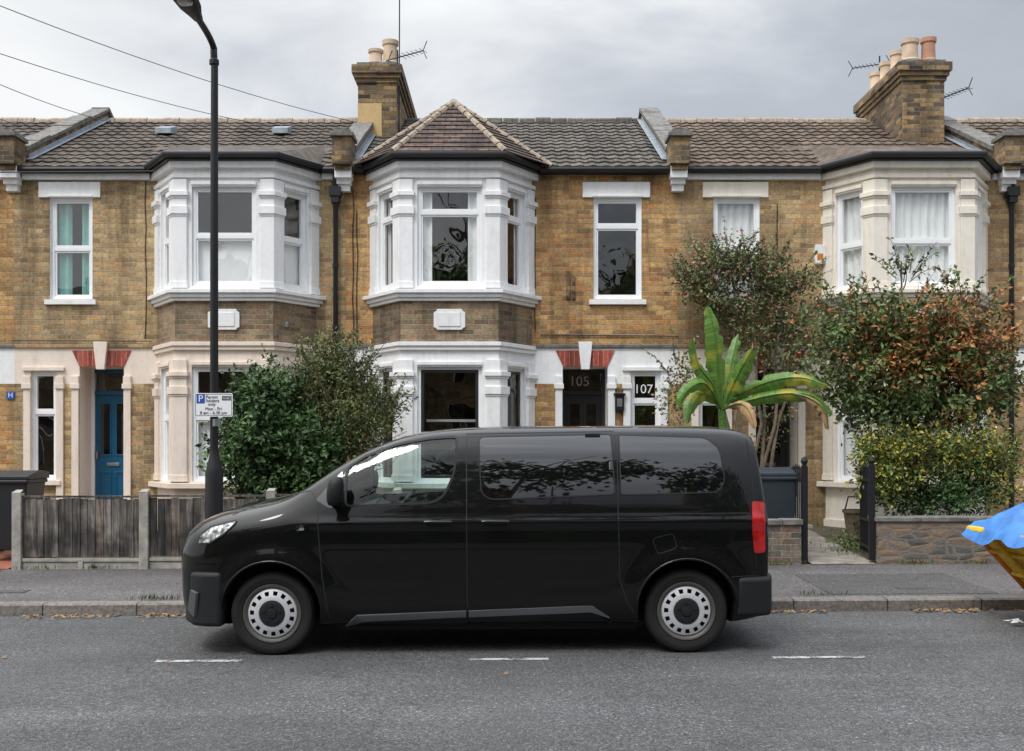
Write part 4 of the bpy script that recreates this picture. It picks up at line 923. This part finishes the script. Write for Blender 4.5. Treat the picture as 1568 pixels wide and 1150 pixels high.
for sd in (-1,1):
    patch(GV,fwin,sd,-.006,'vanglass',.08,False)
    ribbon(DV,fwin,.018,.002,sd,'plastic',True)
    for q in (q1,q2,q3): patch(PV,q,sd,.004,'privacy',.06)
    for q in (q2,q3): ribbon(DV,q,.010,.0055,sd,'plastic',True)
    for ln in ([(716,657),(716,760),(716,958)],[(487,770),(489,820),(494,880),(506,958)],[(716,958),(506,960)],[(943,662),(947,700),(948,790),(950,890),(962,925),(978,948)],[(716,958),(975,952)],[(950,788),(1150,788)],[(1148,668),(1156,760),(1160,870)],[(716,664),(943,661)],[(492,775),(473,745)],[(474,750),(392,768),(350,788)],[(1120,885),(1165,884)]):
        ribbon(DV,[vpt(*p) for p in ln],.009,.0012,sd,'plastic')
    fl=rounded([vpt(*p) for p in ((1000,826),(1032,818),(1038,840),(1008,850))],.03,3); ribbon(DV,fl,.006,.0015,sd,'plastic',True)
    for q in (((546,941),(714,935),(714,944),(556,950)),((526,958),(546,941),(556,950)),((718,935),(890,929),(905,938),(718,944)),((890,929),(908,929),(934,947),(905,938))):
        patch(TV,[vpt(*p) for p in q],sd,.020,'greyplastic',.06)
    patch(TV,[vpt(*p) for p in ((522,962),(556,950),(714,944),(714,961))],sd,.012,'plastic',.06); patch(TV,[vpt(*p) for p in ((718,944),(905,938),(940,955),(935,960),(718,961))],sd,.012,'plastic',.06)
    for hx in (672,760):
        a,z=vpt(hx,799); y=proj(a,z,sd,0).y
        TV.lathe([(0,-.11),(.014,-.108),(.019,-.08),(.018,0),(.019,.08),(.014,.108),(0,.11)],(a,y+sd*.026,z),(1,0,-.02),'paint',12)
        ribbon(DV,[(a-.09,z-.026),(a+.09,z-.024)],.03,.003,sd,'plastic')
    a,z=vpt(937,714); y=proj(a,z,sd,0).y; TV.lathe([(0,-.035),(.014,-.03),(.014,.03),(0,.035)],(a,y+sd*.012,z),(0,0,1),'chrome',10)
    a,z=vpt(910,667); y=proj(a,z,sd,0).y; TV.box(a-.06,a+.06,y-.02,y+.02,z-.012,z+.012,'plastic')
    patch(LV,rounded([vpt(*p) for p in ((454,803),(466,802),(467,810),(455,811))],.008,3),sd,.008,'headlamp',.03)
    hl=[(-2.48,.88),(-2.47,.94),(-2.38,1.01),(-2.17,1.06),(-2.18,1.035),(-2.26,.96),(-2.38,.885)]
    patch(LV,rounded(hl,.02,3),sd,.008,'headlamp',.03); ribbon(DV,hl,.012,.009,sd,'plastic',True)
    patch(LV,rounded([vpt(*p) for p in ((1153,770),(1172,772),(1173,848),(1156,850),(1153,810))],.02,3),sd,.014,'redlens',.03)
    for wx in WXs:
        pts=[]
        for i in range(29):
            a=math.radians(-18+216*i/28); x=wx+(ARC+.006)*math.cos(a); z=WZc+.02+(ARC+.006)*math.sin(a)
            if z<.24: continue
            p=proj(x,z,sd,0.0); pts.append((p.x,p.y,p.z))
        TV.tube(pts,.010,'paint',8)
    c=Vector((-1.355,sd*1.09,1.30)); VV=[];FF=[]; nu,nv=14,9
    for j in range(nv+1):
        v_=-math.pi/2+math.pi*j/nv
        for i in range(nu):
            u=2*math.pi*i/nu; cv=max(0,math.cos(v_))**.5; sx=math.copysign(abs(math.cos(u))**.7,math.cos(u))*cv; sy=math.copysign(abs(math.sin(u))**.7,math.sin(u))*cv
            VV.append(c+Vector((sx*.062+.012*math.sin(v_),sy*.10,math.sin(v_)*.115)))
    for j in range(nv):
        for i in range(nu): FF.append((j*nu+i,j*nu+(i+1)%nu,(j+1)*nu+(i+1)%nu,(j+1)*nu+i))
    TV.mesh(VV,FF,'plastic'); TV.tube([(-1.40,sd*.90,1.20),(-1.37,sd*1.05,1.215)],.03,'plastic',8)
GV.build('cab_glass',van,recalc=False,smooth=True,angle=180); PV.build('side_privacy_windows',van,smooth=True,angle=50); DV.build('panel_gaps_and_seals',van,recalc=False)
TV.build('trim_handles_mirrors',van,smooth=True,angle=50); LV.build('lamps',van,smooth=True,angle=50)
def bumper(pl,z0,z1,name):
    mb=MB(); full=pl+[(x,-y) for x,y in pl[::-1][1:]]
    mb.prism([(x,y,z0) for x,y in full],(0,0,z1-z0),'plastic'); o=mb.build(name,van,bevel=.035,smooth=True,angle=40); o.modifiers['Bevel'].segments=4; o.modifiers['Bevel'].angle_limit=math.radians(60); return o
bumper([(-2.27,-.88),(-2.28,-.945),(-2.42,-.930),(-2.53,-.868),(-2.64,-.67),(-2.71,-.35),(-2.74,0)],.23,.66,'front_bumper')
bumper([(1.765,-.90),(1.765,-.965),(1.96,-.955),(2.045,-.90),(2.10,-.70),(2.13,-.4),(2.14,0)],.29,.60,'rear_bumper')
mb=MB()
mb.prism([(-2.49,-.885,.30),(-2.46,-.918,.50),(-2.52,-.875,.52),(-2.55,-.845,.36)],(-.02,-.014,0),'greyplastic')
mb.box(-2.74,-2.68,-.45,.45,.67,.80,'plastic'); mb.box(2.05,2.10,-.26,.26,.72,.83,'signwhite'); mb.box(-2.77,-2.74,-.26,.26,.42,.53,'signwhite')
mb.box(-1.4,1.0,-.75,.75,.17,.24,'plastic'); mb.build('underbody_and_plates',van,bevel=.004)
mb=MB()
for sy in (-.45,.45):
    mb.prism([(-.42,sy-.24,.55),(-.30,sy-.24,.55),(-.22,sy-.20,1.22),(-.32,sy-.20,1.24)],(0,.46,0),'seat'); mb.box(-.92,-.40,sy-.24,sy+.24,.55,.72,'seat')
    mb.box(-.30,-.20,sy-.13,sy+.13,1.28,1.44,'seat')
mb.prism([(-1.40,-.82,.6),(-1.05,-.82,.6),(-1.10,-.82,1.08),(-1.22,-.82,1.16),(-1.40,-.82,1.12)],(0,1.64,0),'seat')
mb.box(-.23,-.205,-.8,.8,.55,1.0,'seat')
mb.build('cab_interior',van,bevel=.03)
mb=MB(); c=Vector((-1.0,.42,1.10)); ax=Vector((-.5,0,.42)).normalized(); s1=Vector((0,1,0)); s2=ax.cross(s1)
mb.tube([c+(s1*math.cos(t)+s2*math.sin(t))*.18 for t in [2*math.pi*i/24 for i in range(25)]],.016,'seat',8,False); mb.tube([c-s1*.17,c+s1*.17],.02,'seat',8); mb.build('steering_wheel',van,smooth=True)
for wx in WXs:
    for sd in (-1,1):
        ax=Vector((0,sd,0)); o=Vector((wx,sd*.80,WZc)); mb=MB()
        mb.lathe([(.225,-.10),(.30,-.11),(.325,-.09),(.334,-.05),(.334,.05),(.327,.085),(.310,.108),(.30,.108),(.298,.112),(.285,.114),(.27,.112),(.268,.109),(.245,.106),(.232,.10),(.225,.09)],o,ax,'tyre',56)
        mb.lathe([(.232,.098),(.228,.108),(.218,.106),(.200,.080),(.190,.075)],o,ax,'rimdark',48)
        nS=15; n_=nS*4; rs=[(.196,.080),(.190,.092),(.176,.097),(.143,.106),(.132,.110),(.106,.112),(.098,.104)]
        a_=Vector((1,0,0)); b2=Vector((0,0,1)); VV=[];FF=[]
        for r_,h_ in rs:
            for k in range(n_): t=2*math.pi*(k+.5)/n_; VV.append(o+ax*h_+(a_*math.cos(t)+b2*math.sin(t))*r_)
        for i in range(len(rs)-1):
            for k in range(n_):
                if i==2 and k%4 in (0,1): continue
                FF.append((i*n_+k,i*n_+(k+1)%n_,(i+1)*n_+(k+1)%n_,(i+1)*n_+k))
        mb.mesh(VV,FF,'silver')
        mb.lathe([(.22,.05),(.0,.06)],o,ax,'tyre',32)
        mb.lathe([(.102,.104),(.098,.118),(.085,.122),(.04,.118),(.035,.128),(0,.13)],o,ax,'plastic',32)
        for k in range(5):
            t=2*math.pi*(k+.25)/5; mb.lathe([(.013,0),(.013,.012),(0,.014)],o+ax*.116+(a_*math.cos(t)+b2*math.sin(t))*.068,ax,'plastic',6)
        mb.build('wheel',van,smooth=True,angle=40)
bmv.free()
# ------------------------------------------------------------------ vegetation
def rv(): 
    while True:
        v=Vector((R.uniform(-1,1),R.uniform(-1,1),R.uniform(-1,1)))
        if .05<v.length<1: return v.normalized()
def clumps(mb,blobs,density,ls,cl=.11,aspect=.5,up=.35,nl=(10,20)):
    for (c,r_,mats,w) in blobs:
        c=Vector(c); nc=int(w*density)
        for _ in range(nc):
            mat=mats if isinstance(mats,str) else R.choice(mats)
            d=rv(); f=R.uniform(.55,1.08) if R.random()<.75 else R.uniform(.1,.6)
            f*=1+.45*noise.noise(Vector((d.x*2+c.x,d.y*2+c.z,d.z*2)))
            cc=c+Vector((d.x*r_[0],d.y*r_[1],d.z*r_[2]))*f
            for _ in range(R.randint(*nl)):
                p=cc+Vector((R.gauss(0,cl),R.gauss(0,cl),R.gauss(0,cl*.8)))
                n=(rv()+Vector((0,-.4,up*2))).normalized(); dd=(rv()+d*.8); dd=(dd-n*dd.dot(n))
                if dd.length<.05: continue
                l=ls*R.uniform(.6,1.25); leaf(mb,p,dd.normalized(),n,l,l*aspect,mat)
def sprigs(mb,st_,blobs,num,L_,ls,aspect=.45,upb=.7):
    tot=sum(b_[3] for b_ in blobs)
    for (c,r_,mats,w) in blobs:
        for _ in range(max(1,int(num*w/tot))):
            mat=mats if isinstance(mats,str) else R.choice(mats)
            d=rv(); d.z=d.z*.6+.3; p=Vector(c)+Vector((d.x*r_[0],d.y*r_[1],d.z*r_[2]))*.85; dd=(d+Vector((0,-.15,upb))+rv()*.35).normalized(); l=L_*R.uniform(.5,1.3); pts=[p]
            for k in range(5): dd=(dd+rv()*.13-Vector((0,0,.05*k*.4))).normalized(); pts.append(pts[-1]+dd*l/5)
            st_.tube(pts,[.007-.001*k for k in range(6)],'bark',4,False)
            for k in range(int(l/ (ls*.33))):
                t=R.uniform(.1,1)*5; i=min(int(t),4); q=pts[i].lerp(pts[i+1],t-i); ld=(rv()+dd*.7).normalized(); n=(rv()+Vector((0,-.3,.8))).normalized(); ld=(ld-n*ld.dot(n))
                if ld.length<.1: continue
                s_=ls*R.uniform(.6,1.2); leaf(mb,q,ld.normalized(),n,s_,s_*aspect,mat)
def branch(mb,p,d,L_,r_,depth,mat='bark',spread=.6):
    pts=[p]; q=p.copy(); dd=d.copy(); ns=5
    for i in range(ns): dd=(dd+rv()*.22+Vector((0,0,.06))).normalized(); q=q+dd*L_/ns; pts.append(q.copy())
    mb.tube(pts,[r_*(1-.6*i/ns) for i in range(ns+1)],mat,6)
    if depth>0:
        for k in range(3):
            i=R.randint(2,ns); branch(mb,pts[i],(dd+rv()*spread).normalized(),L_*.65,r_*.5,depth-1,mat,spread)
def B(px,py,d,rx,rz,ry,mat,w): return (WP(px,py,d),(rx*d/F,ry,rz*d/F),mat,w)
r=root('laurel_bush'); mb=MB(); sb=MB()
bl=[B(405,650,14.3,62,58,.6,'leafdark',1.0),B(385,700,14.2,52,52,.6,'leafdark',.8),B(465,690,14.3,56,56,.55,'leafdark',.8),B(410,600,14.4,42,30,.45,'leafdark',.5),B(440,740,14.2,76,42,.5,'leafdark',.7)]
clumps(mb,bl,290,.090,.09,.5); sprigs(mb,sb,bl,70,.35,.085,.5)
mb.build('foliage',r,recalc=False)
for i in range(7): branch(sb,Vector((WX(410+R.uniform(-20,20),14.4),14.4+R.uniform(-.1,.1),.2)),Vector((R.uniform(-.5,.5),R.uniform(-.3,.3),1)).normalized(),1.0,.03,1)
sb.build('stems',r)
r=root('olive_green_shrub'); mb=MB(); sb=MB()
bl=[B(520,625,14.7,58,68,.55,'leafolive',1.0),B(495,570,14.8,30,44,.35,'leafolive',.45),B(560,655,14.7,44,58,.5,'leafolive',.7),B(460,605,14.8,38,40,.4,'leafolive',.5),B(530,580,14.8,38,40,.35,'leafolive',.5),B(515,535,14.8,12,26,.2,'leafolive',.08),B(586,625,14.7,20,30,.25,'leafolive',.18)]
clumps(mb,bl,270,.066,.085,.38,up=.2); sprigs(mb,sb,bl,150,.5,.06,.4,1.1)
mb.build('foliage',r,recalc=False)
for i in range(8): branch(sb,Vector((WX(520+R.uniform(-30,30),14.8),14.8+R.uniform(-.1,.1),.2)),Vector((R.uniform(-.3,.3),R.uniform(-.2,.2),1)).normalized(),1.4,.03,2)
sb.build('stems',r)
r=root('climbing_shrub'); mb=MB(); sb=MB(); d=16.35; lv=['leafvine','leafvine','leafvine','leaftree']
bl=[B(1065,430,d,34,30,.25,lv,.5),B(1110,405,d,42,32,.3,lv,.6),B(1160,420,d,44,34,.3,lv,.6),B(1200,440,d,34,34,.3,lv,.45),B(1140,470,d,62,30,.3,lv,.5),B(1165,520,d,50,30,.3,lv,.34),B(1195,570,d,38,46,.3,lv,.22),B(1090,460,d,32,20,.2,lv,.2),
 B(1215,500,d,34,26,.3,lv,.26),B(1180,640,d,34,56,.3,lv,.10),B(1040,580,15.5,22,42,.3,lv,.10),B(1030,620,15.3,24,28,.3,lv,.10)]
clumps(mb,bl,165,.064,.09,.55); sprigs(mb,sb,bl,200,.45,.055,.55,.8)
clumps(mb,[B(1110,400,d-.15,75,45,.3,'rose',.16),B(1180,420,d-.15,60,55,.3,'rose',.12)],60,.045,.06,.8,nl=(3,7))
mb.build('foliage',r,recalc=False)
bp=Vector((WX(1150,15.9),15.9,.35))
for tx,ty in ((1085,450),(1120,420),(1150,430),(1195,440),(1170,500),(1210,520)):
    q=WP(tx,ty,16.4); pts=[bp.lerp(q,t/7)+Vector((R.uniform(-.07,.07),R.uniform(-.05,.05),0))*(1 if 0<t<7 else 0)+Vector((.12*math.sin(t/7*math.pi)*(1 if tx>1140 else -.3),0,0)) for t in range(8)]
    sb.tube(pts,[.035-.003*t for t in range(8)],'bark',6)
sb.build('stems',r)
r=root('banana_plant'); mb=MB(); bs=MB()
cr=WP(1105,628,14.7); base=Vector((cr.x+.08,14.75,.25))
bs.tube([base,base.lerp(cr,.5)+Vector((.03,0,0)),cr],[.09,.07,.05],'banana',10)
bs.tube([base+Vector((.25,.1,0)),cr+Vector((.28,.1,-.45))],[.07,.04],'bananabrown',8)
def bleaf(pts,w,mat='banana',tilt=0.0,fold=.35):
    P_=[Vector(p) for p in pts]; n_=26; S=[]
    for i in range(n_+1):
        t=i/n_*(len(P_)-1); k=min(int(t),len(P_)-2); f=t-k
        p0=P_[max(k-1,0)];p1=P_[k];p2=P_[k+1];p3=P_[min(k+2,len(P_)-1)]
        S.append(.5*((2*p1)+(p2-p0)*f+(2*p0-5*p1+4*p2-p3)*f*f+(3*p1-p0-3*p2+p3)*f**3))
    VV=[];FF=[];UV=[]
    ln=(P_[-1]-P_[0]).length
    tears=[R.random()<.22 for _ in range(n_+1)]
    for i,p in enumerate(S):
        d_=(S[min(i+1,n_)]-S[max(i-1,0)]).normalized(); sd_=d_.cross(Vector((math.sin(tilt),-math.cos(tilt),.25))).normalized(); nn=sd_.cross(d_)
        t=i/n_; ww=w*max(0,math.sin(math.pi*min(1,max(0,(t-.14)/.86))**.75))**.6 if t>.14 else .0
        ww=ww*(1+R.uniform(-.12,.04)) + .010
        jl=(-.05 if tears[i] else 0)+R.uniform(-.015,.015); jr=(-.05 if tears[(i*7)%n_] else 0)+R.uniform(-.015,.015); kl=.66 if tears[i] else 1; kr=.66 if tears[(i*7)%n_] else 1
        VV+= [p-sd_*ww*kl+nn*(-fold*ww+jl),p-sd_*ww*.5+nn*(-fold*.3*ww),p,p+sd_*ww*.5+nn*(-fold*.3*ww),p+sd_*ww*kr+nn*(-fold*ww+jr)]
    for i in range(n_):
        for k in range(4): a=5*i+k; FF.append((a,a+1,a+6,a+5)); UV.append([(k*.1,i/n_*ln),((k+1)*.1,i/n_*ln),((k+1)*.1,(i+1)/n_*ln),(k*.1,(i+1)/n_*ln)])
    mb.mesh(VV,FF,mat,UV); bs.tube([p+Vector((0,-.004,0)) for p in S],[.016*(1-.75*i/n_) for i in range(n_+1)],'banana',6)
Q=lambda px,py,d: WP(px,py,d)
bleaf([cr,Q(1100,570,14.6),Q(1096,515,14.5),Q(1084,468,14.5)],.14,tilt=.25,fold=.5)
bleaf([cr,Q(1118,598,14.6),Q(1136,562,14.4),Q(1152,536,14.2)],.13,tilt=-.5,fold=.5)
bleaf([cr,Q(1092,590,14.6),Q(1070,560,14.4),Q(1060,520,14.3)],.10,tilt=.6,fold=.4)
bleaf([cr,Q(1140,600,14.6),Q(1185,582,14.4),Q(1228,578,14.25),Q(1268,592,14.1)],.11,tilt=0,fold=.8)
bleaf([cr,Q(1150,612,14.5),Q(1205,602,14.3),Q(1248,608,14.2),Q(1274,634,14.1)],.09,'banana',tilt=0,fold=1.0)
bleaf([cr,Q(1085,602,14.5),Q(1064,612,14.3),Q(1052,648,14.2)],.11,tilt=.4,fold=.7)
bleaf([cr,Q(1112,590,14.8),Q(1122,545,14.9),Q(1130,512,15.0)],.09,tilt=-.2)
bleaf([cr,Q(1088,596,14.4),Q(1072,586,14.2),Q(1050,600,14.0),Q(1040,625,14.0)],.08,tilt=.5,fold=.8)
bleaf([cr,Q(1130,618,14.3),Q(1146,628,14.1),Q(1156,655,14.0)],.07,'bananabrown',tilt=-.2,fold=.9)
bleaf([Q(1210,602,14.3),Q(1236,608,14.2),Q(1260,626,14.15),Q(1268,658,14.15)],.05,'bananabrown',fold=.9)
mb.build('leaves',r,recalc=False,smooth=True,angle=180); bs.build('stems',r,smooth=True)
# right garden tree
r=root('small_garden_tree'); mb=MB(); sb=MB(); d=14.4; ga=['leaftree','leaftree','leaftree','leafautumn']; au=['leafautumn','leafautumn','leafautumn','leaftree']
bl=[B(1400,540,d,60,36,.5,au,.70),B(1455,560,d,55,40,.5,au,.6),B(1310,505,d,50,24,.45,ga,.42),B(1285,545,d,34,30,.4,ga,.28),B(1300,600,d,40,32,.45,'leaftree',.36),B(1380,495,d,54,26,.45,ga,.45),B(1450,505,d,46,28,.4,au,.42),B(1505,540,d,38,42,.45,au,.42),B(1515,600,d,34,38,.4,'leaftree',.38),B(1400,620,d,60,30,.5,'leaftree',.6),B(1465,625,d,48,30,.5,ga,.45),B(1355,565,d,42,34,.45,au,.42),B(1345,635,d,42,30,.4,'leaftree',.38)]
clumps(mb,bl,150,.090,.12,.5)
sprigs(mb,sb,bl,400,.55,.085,.5,.55)
tw=[B(1385,430,d,14,20,.15,'leaftree',.3),B(1300,470,d,40,8,.2,ga,.3),B(1480,470,d,40,12,.2,ga,.4)]
sprigs(mb,sb,tw,40,.45,.075,.5,1.2)
mb.build('foliage',r,recalc=False)
tb=Vector((WX(1405,14.5),14.5,.25))
sb.tube([tb,tb+Vector((.05,0,.7)),tb+Vector((-.02,0,1.4))],[.07,.055,.045],'bark',8)
for tx,ty in ((1310,500),(1380,470),(1450,500),(1500,560),(1290,590),(1380,400),(1440,560),(1350,560)):
    s_=tb+Vector((0,0,R.uniform(.7,1.4))); q=WP(tx,ty,14.4); sb.tube([s_.lerp(q,t/5)+rv()*.04*(1 if 0<t<5 else 0) for t in range(6)],[.035-.005*t for t in range(6)],'bark',6)
    for k in range(3): branch(sb,s_.lerp(q,R.uniform(.5,1)),(rv()+Vector((0,0,.8))).normalized(),.45,.01,1)
sb.build('trunk_and_branches',r)
r=root('variegated_bush'); mb=MB(); sb=MB(); d=14.0; yl=['leafyellow','leafyellow','leafyellow','leafdark']
bl=[B(1380,705,d,54,42,.45,yl,1.0),B(1450,695,d,60,44,.5,yl,1.1),B(1515,710,d,42,50,.45,yl,.8),B(1350,735,d,36,32,.4,yl,.5),B(1340,690,d,26,26,.3,yl,.3)]
clumps(mb,bl+[B(1440,755,d,95,26,.45,'leafdark',.9)],225,.064,.075,.5); sprigs(mb,sb,[(b_[0],b_[1],'leafyellow',b_[3]) for b_ in bl],150,.28,.055,.5,1.0)
mb.build('foliage',r,recalc=False); sb.build('stems',r)
r=root('low_garden_plants'); mb=MB()
clumps(mb,[((-7.2,15.6,.45),(.4,.4,.2),'leaftree',.4),((5.9,15.2,.6),(1.0,.5,.35),'leafdark',.8),((-3.4,14.6,.6),(.7,.4,.4),'leafdark',.7),((4.45,14.3,.36),(.1,.6,.1),'leaftree',.12)],130,.06,.08,.5); mb.build('foliage',r,recalc=False)
# ------------------------------------------------------------------ opposite side of the street (seen in reflections)
def opp(x0,x1,y=-4.4):
    r=root('terraced_house'); mb=MB(); c=(x0+x1)/2
    mb.box(x0,x1,y-8,y,0,5.9,'brickdark'); mb.prism([(x0,y+.3,5.85),(x0,y-4,7.8),(x0,y-8.3,5.85)],(x1-x0,0,0),'tileA')
    bxx=c-1.2; mb.prism([(bxx-1.2,y,.1),(bxx-.7,y+.75,.1),(bxx+.7,y+.75,.1),(bxx+1.2,y,.1)],(0,0,5.85),'brickdark')
    for z0,z1 in ((1.1,2.8),(4.0,5.5)):
        mb.box(bxx-.6,bxx+.6,y+.75,y+.77,z0,z1,'privacy'); mb.box(c+1.1,c+1.8,y,y+.02,z0,z1,'privacy')
        for q in (bxx-.6,bxx+.55,c+1.05,c+1.8): mb.box(q,q+.05,y+.01,y+.8 if q<c else y+.05,z0,z1,'white')
    mb.box(x0-.35,x0+.35,y-4.6,y-3.4,6.5,8.7,'brickdark')
    for q in (-.18,.18): mb.lathe([(.12,0),(.1,.45),(0,.45)],(x0+q,y-4,8.7),(0,0,1),'pot',12)
    mb.build('house_shell',r)
for i in range(-4,4): opp(-.4+i*5.1,-.4+(i+1)*5.1)
r=root('reflection_hedge'); mb=MB()  # unseen hedge, added to darken what the lower windows reflect
clumps(mb,[((x_,-2.3,1.0),(1.0,.45,.95),'leafdark',1) for x_ in (-6.8,-5.2,-3.6,-2.0,2.2,3.9,5.5,7.2,-.4)],70,.16,.16,.6,nl=(9,14)); mb.box(-8,8,-2.45,-2.15,.05,1.5,'leafdark'); mb.build('foliage',r,recalc=False)
def streettree(x,y,hh,blobs,nn):
    r=root('street_tree'); mb=MB(); branch(mb,Vector((x,y,0)),Vector((0,0,1)),hh*.8,.16,2,spread=.9); mb.build('trunk',r); mb=MB()
    clumps(mb,[((x+a,y+b_,hh+c),(q,q,q*.8),'leaftree',1) for a,b_,c,q in blobs],nn,.24,.2,.6,nl=(8,14)); mb.build('foliage',r,recalc=False)
streettree(-.6,-1.7,7.0,[(-1.6,0,0,1.0),(0,0,.6,1.1),(1.5,0,-.1,1.0),(-.6,.2,-1.2,.9),(2.6,0,.8,.8)],50)
streettree(4.6,-1.6,6.4,[(-1.0,0,.2,.9),(.4,0,.9,1.1),(1.3,0,-.4,1.0),(-.3,.2,-1.1,.8)],50); streettree(-8.5,-1.6,5.5,[(-1,0,0,1.2),(1,0,.3,1.3),(0,0,-1,1.2)],50); streettree(13,-1.6,5.4,[(-1,0,0,1.2),(1,0,.3,1.3)],50)
# ------------------------------------------------------------------ world, sun, camera
w=bpy.data.worlds.new('World'); scene.world=w; w.use_nodes=True; nt=w.node_tree; bg=nt.nodes['Background']
S=Vector((-.45,-.75,1.25)).normalized()
sky=N(nt,'ShaderNodeTexSky',sky_type='NISHITA'); sky.sun_disc=False; sky.sun_elevation=math.asin(S.z); sky.sun_rotation=math.atan2(S.x,S.y)
tc=N(nt,'ShaderNodeTexCoord'); sp=N(nt,'ShaderNodeSeparateXYZ'); L(nt,tc.outputs['Generated'],sp.inputs[0])
mp=N(nt,'ShaderNodeMapping'); mp.inputs['Scale'].default_value=(1,1,2.4); mp.inputs['Location'].default_value=(.35,0,.2); L(nt,tc.outputs['Generated'],mp.inputs['Vector'])
n1=N(nt,'ShaderNodeTexNoise'); n1.inputs['Scale'].default_value=2.8; n1.inputs['Detail'].default_value=6; n1.inputs['Roughness'].default_value=.52; n1.inputs['Distortion'].default_value=.35; L(nt,mp.outputs[0],n1.inputs['Vector'])
ma=N(nt,'ShaderNodeMath',operation='MULTIPLY_ADD'); L(nt,sp.outputs['X'],ma.inputs[0]); ma.inputs[1].default_value=-.70; L(nt,n1.outputs['Fac'],ma.inputs[2])
cl=ramp(nt,ma.outputs[0],[(.20,(4.7,5.0,5.5)),(.38,(5.5,5.8,6.3)),(.50,(6.9,7.2,7.7)),(.60,(8.8,9.0,9.2)),(.74,(10.2,10.3,10.3))])
el=N(nt,'ShaderNodeMapRange'); L(nt,sp.outputs['Z'],el.inputs[0]); el.inputs[1].default_value=.36; el.inputs[2].default_value=.9; el.inputs[3].default_value=1.0; el.inputs[4].default_value=3.7
cz=N(nt,'ShaderNodeVectorMath',operation='SCALE'); L(nt,cl,cz.inputs[0]); L(nt,el.outputs[0],cz.inputs['Scale'])
col=mixc(nt,sky.outputs[0],cz.outputs[0],.90,'MIX'); L(nt,col,bg.inputs['Color']); bg.inputs['Strength'].default_value=.10
sd=bpy.data.lights.new('sun','SUN'); sd.energy=1.5; sd.angle=math.radians(16); sd.color=(1,.975,.95)
so=bpy.data.objects.new('sun',sd); COL.objects.link(so); so.rotation_euler=S.to_track_quat('Z','Y').to_euler(); so.location=(0,0,30)
cam=bpy.data.cameras.new('camera'); co=bpy.data.objects.new('camera',cam); COL.objects.link(co); co.location=(0,0,H); co.rotation_euler=(math.pi/2,0,0)
cam.sensor_width=36; cam.lens=F/1568*36; cam.shift_y=(CY-575)/1568; cam.clip_end=3000; cam.clip_start=.05; scene.camera=co
scene.view_settings.view_transform='Standard'; scene.view_settings.look='None'; scene.view_settings.exposure=0
